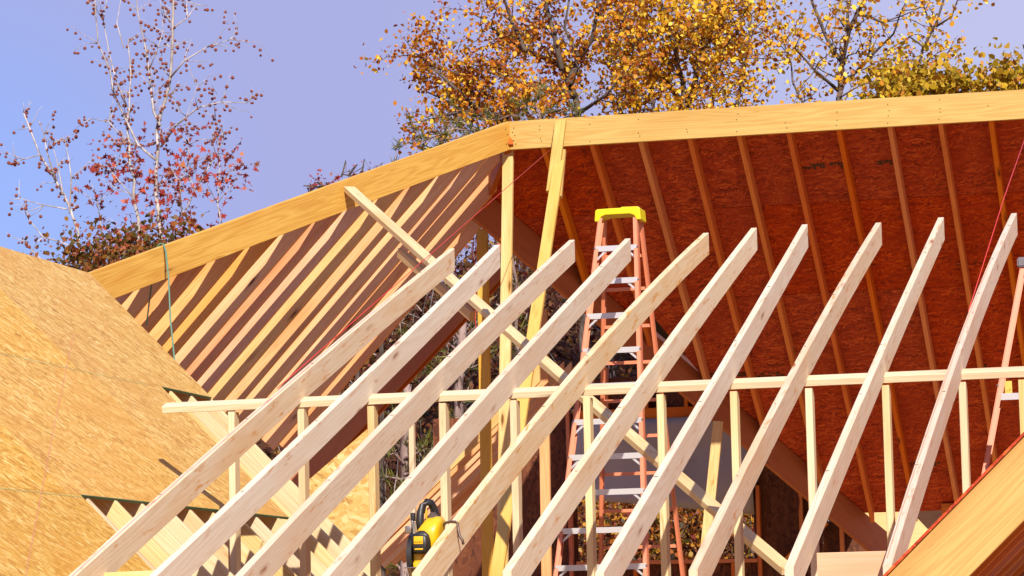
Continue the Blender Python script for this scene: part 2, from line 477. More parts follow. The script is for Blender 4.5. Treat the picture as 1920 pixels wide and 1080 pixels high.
class MB:
    """Collects loose pieces of ONE part into one mesh."""
    def __init__(self):
        self.v, self.f = [], []
    def add(self, vs, fs):
        o = len(self.v)
        self.v += [tuple(v) for v in vs]
        self.f += [tuple(i + o for i in f) for f in fs]
    def tube(self, pts, rads, n=6):
        if not hasattr(rads, '__len__'): rads = [rads] * len(pts)
        rg = tube_rings(pts, rads, n)
        vs = [v for r in rg for v in r]
        fs = []
        for k in range(len(rg) - 1):
            for i in range(n):
                j = (i + 1) % n
                fs.append((k * n + i, k * n + j, (k + 1) * n + j, (k + 1) * n + i))
        fs.append(tuple(reversed(range(n))))
        fs.append(tuple(range((len(rg) - 1) * n, len(rg) * n)))
        self.add(vs, fs)
    def box(self, c, s, mtx=None):
        vs = []
        for dx in (-.5, .5):
            for dy in (-.5, .5):
                for dz in (-.5, .5):
                    v = Vector((c[0] + dx * s[0], c[1] + dy * s[1], c[2] + dz * s[2]))
                    vs.append(mtx @ v if mtx else v)
        self.add(vs, [(0, 1, 3, 2), (4, 6, 7, 5), (0, 4, 5, 1), (2, 3, 7, 6), (0, 2, 6, 4), (1, 5, 7, 3)])
    def bar(self, p0, p1, w, t, up):
        m = frame(p0, p1, up)
        L = (Vector(p1) - Vector(p0)).length
        self.box((L / 2, 0, 0), (L, t, w), m)
    def mesh(self, name, smooth=False, bevel=0.0):
        me = bpy.data.meshes.new(name)
        me.from_pydata(self.v, [], self.f)
        bm = bmesh.new(); bm.from_mesh(me)
        bmesh.ops.recalc_face_normals(bm, faces=bm.faces)
        if bevel:
            bmesh.ops.bevel(bm, geom=bm.edges[:], offset=bevel, segments=2, affect='EDGES', clamp_overlap=True)
        if smooth:
            for f in bm.faces: f.smooth = True
        bm.to_mesh(me); bm.free()
        return me
    def build(self, name, mat, parent=None, smooth=False, bevel=0.0, mw=None):
        return link(name, self.mesh(name, smooth, bevel), mat, parent, mw)

def prism(name, poly, thick, mat, parent=None, mw=None, chamfer=0.0):
    """poly: 2-D outline in local XY, extruded down local Z by thick."""
    mb = MB()
    n = len(poly)
    vs = [(x, y, 0) for x, y in poly] + [(x, y, -thick) for x, y in poly]
    fs = [tuple(range(n)), tuple(reversed(range(n, 2 * n)))]
    fs += [(i, (i + 1) % n, (i + 1) % n + n, i + n) for i in range(n)]
    mb.add(vs, fs)
    return mb.build(name, mat, parent, mw=mw, bevel=chamfer)

def sheet(name, p, ax, ay, poly, thick, mat, parent=None):
    """A flat panel: origin p, in-plane axes ax, ay (made orthonormal), outline in metres."""
    x = Vector(ax).normalized(); z = x.cross(Vector(ay)).normalized(); y = z.cross(x)
    m = Matrix((x, y, z)).transposed().to_4x4(); m.translation = Vector(p)
    return prism(name, poly, thick, mat, parent, m)

rng = random.Random(7)
STUD = 0.038

# ------------------------------------------------------------------ ground and far setting
gm = MB()
gm.add([(-1500, -600, 0), (1500, -600, 0), (1500, 2500, 0), (-1500, 2500, 0)], [(0, 1, 2, 3)])
tag(gm.build("ground", M['clay']), kind='structure')

def hill_z(x, y):
    t = max(0.0, min(1.0, (y - 36.0) / 32.0))
    s = t * t * (3 - 2 * t)
    top = 9.2 + 1.5 * max(0.0, min(1.0, (x + 16.0) / 4.0)) + 0.5 * math.sin(x * 0.21) + 0.35 * math.sin(x * 0.53 + 1.0)
    fade = max(0.0, min(1.0, (x + 24.0) / 7.0))
    fade = fade * fade * (3 - 2 * fade)
    return s * (top * (0.62 + 0.38 * fade)) - 0.05 + 0.12 * s * math.sin(x * 1.7 + y * 1.1)
hm = MB()
xs = [-60 + 2.0 * i for i in range(46)]
ys = [35.0 + 2.0 * j for j in range(34)]
hm.add([(x, y, hill_z(x, y)) for y in ys for x in xs],
       [(j * 46 + i, j * 46 + i + 1, (j + 1) * 46 + i + 1, (j + 1) * 46 + i) for j in range(33) for i in range(45)])
M['litter'] = plain("leaf_litter", (0.12, 0.05, 0.025), 0.95, nscale=3.0, noise=0.5, spec=0.1)
tag(hm.build("hill", M['litter'], smooth=True), kind='structure')

# ------------------------------------------------------------------ floor deck under the frame
fd = MB()
fd.box((-3.6, 22.5, 0.93), (9.2, 18.0, 0.14))
tag(fd.build("floor", M['deck']), kind='structure')

# ------------------------------------------------------------------ front rafters
SL = math.atan(0.327)
FR = [[-5.185, [13.498, 1.94], [16.7, 2.991], [20.583, 4.214]], [-4.795, [13.53, 1.937], [16.586, 2.944], [20.253, 4.18]], [-4.385, [13.443, 1.913], [16.558, 2.946], [20.676, 4.242]], [-3.98, [13.355, 1.901], [16.554, 2.945], [20.537, 4.214]], [-3.572, [13.322, 1.894], [16.539, 2.946], [21.207, 4.31]], [-3.169, [13.37, 1.879], [16.556, 2.947], [20.716, 4.264]], [-2.764, [13.364, 1.888], [16.563, 2.956], [20.21, 4.204]], [-2.36, [13.378, 1.887], [16.549, 2.947], [20.804, 4.267]], [-1.951, [13.488, 1.888], [16.617, 2.958], [20.79, 4.278]], [-1.538, [13.484, 1.883], [16.637, 2.956], [21.61, 4.386]]]
FR_LABEL = [
 "leftmost whitish rafter, pink chalk line on top, cut end just above the long brace",
 "whitish sloping rafter whose cut end sits just left of the tall corner post",
 "grey-white rafter whose cut end is just right of the leaning yellow prop",
 "whitish rafter with a torn lower edge, its end before the yellow-topped stepladder",
 "tan-sided rafter that the yellow circular saw hangs on",
 "whitish rafter crossing the stepladder's right leg, next right of the saw's rafter",
 "grey-white rafter reaching the picture's bottom at the stepladder's foot",
 "whitish rafter whose foot covers the long brace beside the window hole",
 "orange-streaked rafter at the left end of the short pinkish blocking board",
 "rightmost whitish rafter, red chalk line on top, foot behind the ochre rake beam"]
front = []
for i, (x, B, Mi, T) in enumerate(FR):
    # quadratic z(Y) through tail, bearing and free end (the free end sags a little)
    ys3 = np.array([13.43, Mi[0], T[0]]); zs3 = np.array([1.905 if i < 6 else 1.885, Mi[1], T[1]])
    co = np.polyfit(ys3, zs3, 2)
    y0, y1 = 13.43, T[0]
    z0, z1 = np.polyval(co, y0), np.polyval(co, y1)
    p0, p1 = Vector((x, y0, z0)), Vector((x, y1, z1))
    L = (p1 - p0).length; sl = math.atan2(z1 - z0, y1 - y0)
    prof = lambda s, co=co, y0=y0, z0=z0, sl=sl: (np.polyval(co, y0 + s * math.cos(sl)) - (z0 + s * math.sin(sl))) * math.cos(sl)
    tt = math.tan(sl)
    o = board("front_rafter", p0, p1, 0.142, STUD, (0, 0, 1), M['rafter'], cut0=tt, cut1=tt, prof=prof, segs=14,
              sway=rng.uniform(-0.006, 0.006))
    tag(o, FR_LABEL[i], "rafter", "whitish front rafters resting on the knee wall")
    front.append((o, co, x, y0, y1))

def strip_on_rafter(i, dx, name, mat, ya, yb, width=0.006):
    o, co, x, y0, y1 = front[i]
    pts = [(x + dx, y, np.polyval(co, y) + 0.0025) for y in np.linspace(ya, yb, 24)]
    mb = MB()
    vs = []
    for p in pts:
        vs += [(p[0] - width / 2, p[1], p[2]), (p[0] + width / 2, p[1], p[2])]
    mb.add(vs, [(2 * k, 2 * k + 1, 2 * k + 3, 2 * k + 2) for k in range(len(pts) - 1)])
    return mb.build(name, mat, o)
strip_on_rafter(0, 0.004, "chalk_line", M['chalk_pink'], 13.45, 19.0, 0.0035)
strip_on_rafter(9, -0.008, "chalk_line", M['chalk_red'], 13.5, 19.6, 0.004)
# pencil ticks across the tops where the sheathing will land
for i in range(10):
    o, co, x, y0, y1 = front[i]
    mb = MB()
    for k in range(1, 7):
        y = 13.6 + 1.22 * k + rng.uniform(-.1, .1)
        if y > y1 - 0.2: break
        z = np.polyval(co, y) + 0.002
        mb.box((x + rng.uniform(-.008, .008), y, z), (rng.uniform(.008, .020), 0.005, 0.002))
    mb.build("pencil_mark", M['pencil'], o)['kind'] = 'stuff'

# torn edge on the notched rafter: a splintered brown scar below the lower edge
o, co, x, y0, y1 = front[3]
mb = MB()
ring = []
for k in range(15):
    y = 16.35 + 0.09 * k
    zb = np.polyval(co, y) - 0.142 / math.cos(SL)
    d = 0.018 + 0.012 * math.sin(k * 1.9) + 0.01 * rng.random()
    ring.append([(x + 0.021, y, zb + 0.004 + d), (x + 0.021, y, zb - 0.002), (x - 0.017, y, zb - 0.002), (x - 0.017, y, zb + 0.01)])
mb.add([v for r in ring for v in r], [(4 * k + a, 4 * k + (a + 1) % 4, 4 * k + 4 + (a + 1) % 4, 4 * k + 4 + a) for k in range(14) for a in range(4)])
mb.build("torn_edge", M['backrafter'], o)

# ------------------------------------------------------------------ knee wall
kw = empty("knee_wall", (-3.4, 17.0, 1.0), "pale low stud wall with a tilted top plate under the whitish rafters", "stud wall")
PZ = 2.952
pl = board("top_plate", (-5.976, 17.0, PZ), (-0.3, 17.0, PZ + 0.006), 0.040, 0.092, (0, -math.sin(SL), math.cos(SL)), M['pale'], kw, chamfer=0.003)
# shift so that the front top arris sits on Y = 17.0
pl.matrix_world = Matrix.Translation((0, 0.046 * math.cos(SL), 0.046 * math.sin(SL))) @ pl.matrix_world
ST = [-5.57, -5.166, -4.764, -4.357, -3.957, -3.548, -3.142, -2.741, -2.335, -1.924, -1.518, -1.23]
ST[-1] = -1.205
for i, x in enumerate(ST):
    zt = PZ - 0.040
    board("stud", (x, 17.045, 1.0), (x, 17.045, zt - 0.004), 0.089, STUD, (0, -1, 0), M['pale'], kw, centre=True, bow=rng.uniform(-.004, .004))
board("bottom_plate", (-5.976, 17.045, 1.019), (-0.3, 17.045, 1.019), STUD, 0.089, (0, 0, 1), M['pale'], kw, centre=True)

# ------------------------------------------------------------------ ridge and hip beams
RC = Vector([-5.877, 25.361, 5.847]); HE = Vector([-7.504, 19.946, 4.094])
rb = board("ridge_beam", (RC.x, 25.361 + STUD / 2, RC.z), (0.9, 25.361 + STUD / 2, RC.z + 0.004), 0.235, STUD, (0, 0, 1), M['ridge'], bow=0.004, segs=10)
tag(rb, "straw-coloured ridge beam running right from the corner above the dark roof", "beam")
hd = (HE - RC); hh = Vector((hd.x, hd.y, 0)).normalized(); hn = Vector((-hh.y, hh.x, 0))
if hn.y > 0: hn = -hn
off = -hn * STUD / 2
ext = HE + hd.normalized() * 0.25
cut = -hd.z / Vector((hd.x, hd.y, 0)).length
hb = board("hip_beam", ext + off, RC + off, 0.235 * 0.955, STUD, (0, 0, 1), M['hip'], cut0=cut, cut1=cut, segs=10, bow=0.006)
tag(hb, "golden sloping hip beam descending left from the corner, green rope over it", "beam")

def nails(mb, p, ax, up, n, spread, r=0.004):
    ax = Vector(ax).normalized(); up = Vector(up).normalized()
    nrm = ax.cross(up)
    for k in range(n):
        if rng.random() < 0.3: continue
        c = Vector(p) + ax * rng.uniform(-spread[0], spread[0]) + up * (spread[1] * (k + .5 + rng.uniform(-.45, .45)) / n - spread[1] / 2)
        mb.tube([c - nrm * 0.004, c + nrm * 0.004], [r, r], 6)
mb = MB()
for x in [-5.619, -5.21, -4.802, -4.396, -3.989, -3.585, -3.179, -2.768, -2.364, -1.962, -1.56]:
    nails(mb, (x, 25.361 - 0.0005, RC.z - 0.12), (1, 0, 0), (0, 0, 1), 4, (0.012, 0.19), 0.0038)
nails(mb, (RC.x + 0.03, 25.3605, RC.z - 0.12), (1, 0, 0), (0, 0, 1), 8, (0.03, 0.2), 0.0045)
mb.build("nail_heads", M['nail'], rb)['kind'] = 'stuff'
mb = MB()
nails(mb, RC + Vector((0, 0, -0.12)) + hh * 0.05 + hn * 0.0005, hh, (0, 0, 1), 8, (0.02, 0.2), 0.0045)
mb.build("nail_heads", M['nail'], hb)['kind'] = 'stuff'

# ------------------------------------------------------------------ jack rafters under the hip beam
QS = 1.062
JL = ["lowest jack rafter on the hip beam, half hidden behind the left roof's edge",
 "pale jack rafter whose top meets the hip beam beside the green rope",
 "jack rafter with a dark knot, first one clear to the right of the green rope",
 "jack rafter hung right of the green rope, fourth up from the left roof",
 "pinkish jack rafter in the middle of the bank, fifth up from the left roof's edge",
 "jack rafter meeting the hip beam just left of the long brace's head",
 "jack rafter directly under the head of the long brace",
 "jack rafter crossed by the upper end of the long brace, first right of its head",
 "jack rafter that meets the hip midway between the brace's head and the tall corner post",
 "yellowish jack rafter, second from the corner post under the hip beam",
 "jack rafter hung just left of the shadowed ones by the tall corner post"]
JY = [20.476, 20.866, 21.294, 21.738, 22.159, 22.58, 22.987, 23.408, 23.844, 24.301, 24.726]
for i, y in enumerate(JY):
    u = (y - HE.y) / (RC.y - HE.y)
    x0 = HE.x + (RC.x - HE.x) * u - 0.022
    z0 = HE.z + (RC.z - HE.z) * u - 0.012
    L = 3.1 if i > 2 else 2.4
    d = Vector((-1, -0.0, -QS)).normalized()
    a = math.atan(QS)
    p0 = Vector((x0, y, z0)); p1 = p0 + d * L
    o = board("jack_rafter", p0, p1, 0.14, STUD, (0, 0, 1), M['jack'] if i not in (8, 9) else M['jack_y'], cut0=-QS, cut1=0.0,
              bow=rng.uniform(-.012, .012), sway=rng.uniform(-.012, .012))
    tag(o, JL[i], "rafter", "jack rafters hung from the hip beam")
o = board("jack_rafter", (-5.985, 25.10, RC.z - 0.11), (-8.1, 25.10, RC.z - 0.11 - 2.115 * QS), 0.14, STUD, (0, 0, 1), M['jack'], cut0=-QS)
tag(o, "jack rafter touching the left side of the tall corner post under the beams' joint", "rafter", "jack rafters hung from the hip beam")
# the corner jack beyond the hip and the doubled valley timber at the end of the bank
o = board("jack_rafter", (-5.98, 25.44, RC.z - 0.10), (-8.0, 25.44, RC.z - 0.10 - 2.02 * QS), 0.14, STUD, (0, 0, 1), M['jack'], cut0=-QS)
tag(o, "brown corner jack rafter running down left from right behind the tall corner post", "rafter", "jack rafters hung from the hip beam")
vl = empty("doubled_valley_rafter", (-6.4, 27.0, 4.9), "dark doubled timber sloping down left below the last jack rafters", "rafter")
for k in (0, 1):
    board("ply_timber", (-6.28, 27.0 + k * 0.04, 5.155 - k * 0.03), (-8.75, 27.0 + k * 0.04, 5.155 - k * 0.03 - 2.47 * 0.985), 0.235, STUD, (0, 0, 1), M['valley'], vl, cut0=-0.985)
for i, y in enumerate((25.86, 26.27)):
    o = board("jack_rafter", (-6.115 - 0.2 * i, y, 5.563 - 0.21 * i), (-8.2, y, 5.563 - 0.21 * i - (2.085 - .2 * i) * QS), 0.14, STUD, (0, 0, 1), M['jack'], cut0=-QS)
    tag(o, ("jack rafter in shadow behind the tall corner post, nearest the red string", "jack rafter in shadow ending on the doubled valley timber beside the back post")[i], "rafter", "jack rafters hung from the hip beam")

# ------------------------------------------------------------------ back roof (right): strand board on rafters, seen from below
SS = 0.6245
br = empty("back_roof", (-3.5, 27.0, 5.0), "dark red-brown back roof seen from below, strand board on parallel rafters", "roof")
V0, V1 = (Vector(v) for v in [[-6.291, 26.052, 5.415], [-3.595, 30.47, 2.656]])
sdir = Vector((0, 1, -SS)).normalized()
slen = math.sqrt(1 + SS * SS)
def on_s(x, y):
    return Vector((x, y, RC.z - SS * (y - 25.361)))
# sheathing in four-foot courses, clipped along the hip corner and the valley
YB = 30.34
def left_x(y):
    if y < V0.y:
        return RC.x + (V0.x - RC.x) * (y - 25.361) / (V0.y - 25.361) - 0.02
    return V0.x + (V1.x - V0.x) * (y - V0.y) / (V1.y - V0.y) - 0.02
y = 25.385
row = 0
while y < YB - 0.01:
    yn = min(y + 1.2192 / slen, YB)
    starts = [-9.0] + [-1.56 + 0.4064 * k for k in range(-15 + (3 if row % 2 else 0), 9, 6)] + [3.0]
    for a, b in zip(starts[:-1], starts[1:]):
        la, lb = left_x(y), left_x(yn - 0.005)
        if b <= min(la, lb) + 0.05: continue
        poly = []
        yy = [y, V0.y, yn - 0.005] if y < V0.y < yn else [y, yn - 0.005]
        left = [(max(a, left_x(q)), q) for q in yy]
        right = [(b - 0.004, yy[-1]), (b - 0.004, yy[0])]
        if any(l[0] >= b - 0.01 for l in left):
            left = [(min(l[0], b - 0.012), l[1]) for l in left]
        pts = left + right
        poly = [(px - a, (py - y) * slen) for px, py in pts]
        org = on_s(a, y)
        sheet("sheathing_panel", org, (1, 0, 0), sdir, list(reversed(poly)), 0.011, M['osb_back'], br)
    y = yn; row += 1
fl = [(left_x(25.40) + 0.03, 25.40), (3.0, 25.40), (3.0, YB - 0.03), (left_x(YB - 0.03) + 0.05, YB - 0.03), (left_x(V0.y) + 0.06, V0.y)]
mb = MB()
mb.add([on_s(*q) + Vector((0, 0, 0.004)) for q in fl] + [on_s(*q) + Vector((0, 0, 0.006)) for q in fl], [(0, 1, 2, 3, 4), (9, 8, 7, 6, 5), (0, 5, 6, 1), (1, 6, 7, 2), (2, 7, 8, 3), (3, 8, 9, 4), (4, 9, 5, 0)])
mb.build("roofing_felt", M['black'], br)
for x in [-5.619, -5.21, -4.802, -4.396, -3.989, -3.585, -3.179, -2.768, -2.364, -1.962, -1.56] + [-1.155, -0.75]:
    # lower end on the valley or the eave
    ye = YB - 0.12
    if x < V1.x + 0.3:
        ye = min(ye, V0.y + (x - V0.x) / (V1.x - V0.x) * (V1.y - V0.y) - 0.05)
    if ye < 25.9: continue
    p0 = on_s(x, 25.361 + STUD + 0.001) + Vector((0, 0, -0.0145)); p1 = on_s(x, ye) + Vector((0, 0, -0.0145))
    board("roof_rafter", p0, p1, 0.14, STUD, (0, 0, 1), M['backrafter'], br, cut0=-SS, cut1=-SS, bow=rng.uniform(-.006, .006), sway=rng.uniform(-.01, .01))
vd = (V1 - V0).normalized()
board("valley_rafter", V0 - vd * 0.1 + Vector((0, 0, -0.016)), V1 + vd * 0.5 + Vector((0, 0, -0.016)), 0.286, 0.042, (0, 0, 1), M['valley'], br)
board("hip_rafter", RC + Vector((-0.03, 0.05, -0.03)), V0 + Vector((0, 0.02, -0.03)), 0.19, 0.042, (0, 0, 1), M['valley'], br)
mb = MB(); mb.box((-2.86, 30.24, 2.74), (0.14, 0.10, 0.10))
mb.build("seat_block", M['backrafter'], br, bevel=0.003)
# black weather stains are in the board; stamped ink rows on two panels
mb = MB()
inkr = random.Random(3)
for (x0, yy, x1, hh_) in [[-3.584, 25.979, -3.244, 0.03], [-2.952, 25.986, -2.839, 0.026], [-4.785, 28.371, -4.459, 0.024], [-4.411, 28.393, -4.116, 0.024], [-2.856, 27.179, -2.713, 0.012], [-2.447, 27.157, -2.202, 0.01], [-3.223, 29.655, -2.891, 0.022], [-1.936, 27.204, -1.874, 0.02], [-2.356, 28.367, -2.328, 0.05]]:
    x = x0
    while x < x1:
        w = inkr.uniform(0.010, 0.034)
        for r in (0, 0.030):
            if inkr.random() < 0.8:
                h = inkr.uniform(0.5, 1.0) * hh_
                p = on_s(x, yy + r); p.z -= 0.0165
                mb.add([p, p + Vector((w, 0, 0)), p + Vector((w, h, -h * SS)), p + Vector((0, h, -h * SS))], [(0, 1, 2, 3)])
        x += w + inkr.uniform(0.002, 0.009)
mb.build("ink_stamp", M['nail'], br)['kind'] = 'stuff'

# ------------------------------------------------------------------ rear wing: right slope added for shade, low rafters, back wall
rw = empty("rear_wing", (-5.0, 32.0, 1.0), "dark unfinished rear wing behind the ladder, strand board wall with a window hole", "building")
vd_ = (V1 - V0).normalized()
TR = [V0 + Vector((0.02, 0.1, -0.30)), V1 - vd_ * 0.57 + Vector((0.0, 0.1, -0.30)), Vector((V1.x - 0.33, 32.1, V1.z + 0.05)), Vector((V0.x + 0.02, 32.1, V0.z - 0.30))]
mb = MB()
nrm = (TR[1] - TR[0]).cross(TR[3] - TR[0]).normalized()
if nrm.z > 0: nrm = -nrm
mb.add(TR + [p + nrm * 0.012 for p in TR], [(0, 1, 2, 3), (7, 6, 5, 4), (0, 4, 5, 1), (1, 5, 6, 2), (2, 6, 7, 3), (3, 7, 4, 0)])
mb.build("wing_shade_roof", M['osb_dark'], rw)  # mostly unseen slope, added to keep sun off the interior back wall
WY = 32.0
def wall_piece(name, x0, x1, z0, z1, mat=M['osb_dark'], y=WY, t=0.012):
    mb = MB(); mb.box(((x0 + x1) / 2, y + t / 2, (z0 + z1) / 2), (x1 - x0, t, z1 - z0))
    return mb.build(name, mat, rw)
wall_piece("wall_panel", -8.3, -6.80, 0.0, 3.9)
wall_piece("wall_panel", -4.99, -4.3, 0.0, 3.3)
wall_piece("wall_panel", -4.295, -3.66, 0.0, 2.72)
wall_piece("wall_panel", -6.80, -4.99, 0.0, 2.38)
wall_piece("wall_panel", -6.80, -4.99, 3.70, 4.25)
for x in (-6.86, -6.45, -6.04, -5.63, -5.22, -4.93, -4.5, -4.1):
    z0 = 3.92 if -6.8 < x < -5.0 else 1.0
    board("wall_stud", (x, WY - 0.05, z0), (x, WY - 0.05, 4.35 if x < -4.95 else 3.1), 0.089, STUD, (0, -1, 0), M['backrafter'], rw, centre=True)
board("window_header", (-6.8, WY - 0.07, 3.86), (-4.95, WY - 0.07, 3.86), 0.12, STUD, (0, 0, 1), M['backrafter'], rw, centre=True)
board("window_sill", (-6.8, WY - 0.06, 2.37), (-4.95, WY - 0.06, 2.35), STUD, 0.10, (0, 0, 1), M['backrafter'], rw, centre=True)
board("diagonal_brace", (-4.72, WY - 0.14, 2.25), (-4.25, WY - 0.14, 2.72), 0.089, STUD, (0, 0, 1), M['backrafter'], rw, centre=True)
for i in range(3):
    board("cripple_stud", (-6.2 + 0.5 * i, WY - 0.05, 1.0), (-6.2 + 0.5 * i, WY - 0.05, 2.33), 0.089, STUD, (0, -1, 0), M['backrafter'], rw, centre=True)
# house wrap, gently billowing
mb = MB()
nx, nz = 22, 12
for j in range(nz + 1):
    for i in range(nx + 1):
        u, v = i / nx, j / nz
        x = -6.82 + u * 1.85
        zt = 3.80 + 0.02 * u; zb = 3.03 - 0.22 * u
        z = zb + (zt - zb) * v
        mb.v.append((x, WY - 0.10 + 0.025 * math.sin(u * 9 + v * 3) + 0.02 * math.sin(v * 7 - u * 4), z))
mb.f = [(j * (nx + 1) + i, j * (nx + 1) + i + 1, (j + 1) * (nx + 1) + i + 1, (j + 1) * (nx + 1) + i) for j in range(nz) for i in range(nx)]
hw = mb.build("house_wrap", M['sheet'], None, smooth=True)
tag(hw, "pale grey house wrap sheet hung across the window hole behind the ladder", "sheet")
sd = hw.modifiers.new("thickness", 'SOLIDIFY'); sd.thickness = 0.004

Q2 = [Vector(v) for v in [[-6.104, 27.3, 4.039], [-7.345, 27.3, 2.913], [-6.215, 29.5, 4.401]]]
q2s = (Q2[0].z - Q2[1].z) / (Q2[0].x - Q2[1].x)
QL = ["yellow-lit low rear rafter, uppermost of the dark bank below the plate", "second dark low rear rafter beneath the yellow-lit one",
      "third dark low rear rafter beneath the yellow-lit one", "middle dark low rear rafter seen left of the saw handle",
      "fifth dark low rear rafter, just above the saw's handle", "sixth dark low rear rafter crossing behind the saw",
      "lowest but one of the dark low rear rafters behind the saw", "lowest of the dark low rear rafters behind the saw"]
for i in range(8):
    y = 27.3 + 0.4064 * i
    x0 = Q2[0].x - 0.015 * i
    z0 = Q2[0].z + 0.03 * i
    L = 2.6
    d = Vector((-1, 0, -q2s)).normalized()
    o = board("rear_rafter", (x0, y, z0), Vector((x0, y, z0)) + d * L, 0.14, STUD, (0, 0, 1), M['yellow'] if i == 0 else M['jack'], cut0=-q2s)
    tag(o, QL[i], "rafter", "low rear rafters below the knee wall plate")

# ------------------------------------------------------------------ posts, props and braces
def post(name, pts, w, t, mat, label, cat="post", face=(0, -1, 0), **kw):
    o = board(name, pts[0], pts[1], w, t, face, mat, centre=True, **kw)
    return tag(o, label, cat)
pa = [[-5.913, 25.45, 5.616], [-6.017, 25.3, 2.128]]
post("corner_post", ((pa[1][0] - 0.035, pa[1][1], 1.0), pa[0]), 0.045, 0.089, M['pale'], "tall pale corner post under the joint of hip and ridge beams")
pb = [[-6.402, 26.5, 5.14], [-6.424, 26.5, 2.156]]
post("back_post", ((pb[1][0], 26.5, 1.0), (pb[0][0], 26.5, pb[0][2] - 0.02)), 0.06, 0.092, M['yellow'], "yellow post, shaded at its top, standing behind the corner post with red string")
pe = [[-6.222, 28.0, 4.659], [-6.254, 28.0, 2.173]]
post("shaded_post", ((pe[1][0], 28.0, 1.0), (pe[0][0], 28.0, pe[0][2] - 0.1)), 0.05, 0.089, M['jack'], "brown half-shaded post between the corner post and the stepladder")
fs = [[-6.528, 24.5, 3.329], [-6.533, 24.5, 2.886]]
post("thin_post", ((fs[1][0], 24.5, 1.0), (fs[0][0], 24.5, fs[0][2])), 0.06, 0.04, M['pale'], "thin pale post standing alone before the dark trees")
bg = [[-4.738, 28.5, 3.527], [-4.869, 28.5, 2.549]]
post("leaning_board", ((bg[1][0] - 0.17, 28.3, 1.0), (bg[0][0], 28.5, bg[0][2])), 0.038, 0.089, M['pale'], "leaning board in front of the house wrap, half in shadow", "board")
p1 = [[-5.436, 25.31, 5.82], [-5.452, 24.9, 5.19]]; p1b = [[-5.397, 25.2, 5.568], [-5.377, 24.9, 5.147]]; p2 = [[-5.404, 25.1, 5.462], [-5.398, 24.3, 4.59], [-5.314, 23.4, 3.851], [-5.231, 22.7, 3.307], [-5.15, 22.2, 2.967]]
pr = empty("leaning_prop", p2[-1], "yellow leaning prop of lapped boards from the ridge beam down by the corner post", "prop")
board("upper_board", (p1[1][0], 24.98, p1[1][2]), (p1[0][0], 25.325, p1[0][2]), 0.036, 0.089, (0, -1, 0.2), M['ridge'], pr, centre=True)
board("middle_board", (p1b[1][0] - 0.05, 25.03, p1b[1][2]), (p1b[0][0] - 0.045, 25.31, p1b[0][2]), 0.036, 0.089, (0, -1, 0.2), M['ridge'], pr, centre=True)
board("lower_board", (-4.94, 19.87, 1.0), (-5.42, 25.14, 5.45), 0.036, 0.089, (0, -1, 0.6), M['yellow'], pr, centre=True)

bd = [[-6.597, 22.966, 5.025], [-2.502, 17.25, 1.957]]
br0, br1 = Vector(bd[0]), Vector(bd[1])
o = board("long_brace", br0 + Vector((0.03, 0, 0)), br1, STUD, 0.089, (0.25, -0.35, 1.0), M['pale'], segs=8, bow=-0.02)
tag(o, "long pale brace running diagonally from the hip beam down right behind the rafters", "brace")
b2 = [[-5.989, 22.0, 4.493], [-5.476, 21.2, 4.129]]
dd = (br1 - br0).normalized()
s0 = br0 + dd * 1.25 + Vector((-0.01, 0.04, -0.10))
o = board("short_brace", s0, s0 + dd * 1.5, 0.07, STUD, (0.25, -0.35, 1.0), M['yellow'])
tag(o, "short yellow board fixed under the upper part of the long brace", "brace")

BR = [[-2.014, 14.05, 1.955], [-1.611, 14.05, 1.955]]; BL = [[-5.333, 13.9, 1.955], [-4.941, 13.9, 1.956]]
o = board("blocking_board", (BR[0][0] + 0.10, 14.05, BR[0][2]), (BR[1][0] + 0.05, 14.05, BR[0][2]), 0.184, STUD, (0, 0.0, 1), M['block'])
tag(o, "short pinkish blocking board between the two rightmost rafters", "board", None)
o = board("blocking_board", (-5.166, 13.9, BL[0][2]), (-4.815, 13.9, BL[0][2] + 0.006), 0.14, STUD, (0, 0, 1), M['pale'])
tag(o, "pale blocking board between the two leftmost rafters at the picture's bottom edge", "board")

ow = [[-7.194, 23.6, 2.869], [-6.618, 23.6, 3.258], [-6.634, 23.6, 2.404]]
x0, x1 = ow[0][0] + 0.02, ow[1][0]
o = sheet("strand_board_panel", (x0, 23.6, 2.2), (1, 0, 0), (0, 0, 1), [(0.25, 0), (x1 - x0, 0), (x1 - x0, ow[1][2] - 2.2), (0, 0.62), (0, 0.2)], 0.012, M['osb_wall'])
tag(o, "sunlit golden strand board wall panel below the doubled valley timber", "panel")

# plywood seen past the eave of the back roof
PP = [[-3.822, 31.2, 2.8], [-3.336, 31.2, 2.774], [-3.157, 31.2, 2.573], [-3.383, 31.2, 2.322], [-3.573, 31.2, 2.498]]
mb = MB()
vs = [Vector(p) for p in PP]
mb.add(vs + [v + Vector((0, 0.018, 0)) for v in vs], [tuple(range(len(vs))), tuple(reversed(range(len(vs), 2 * len(vs))))] + [(i, (i + 1) % len(vs), (i + 1) % len(vs) + len(vs), i + len(vs)) for i in range(len(vs))])
tag(mb.build("plywood_panel", M['ply']), "pale plywood piece lit by sun under the dark roof's lower edge", "panel")

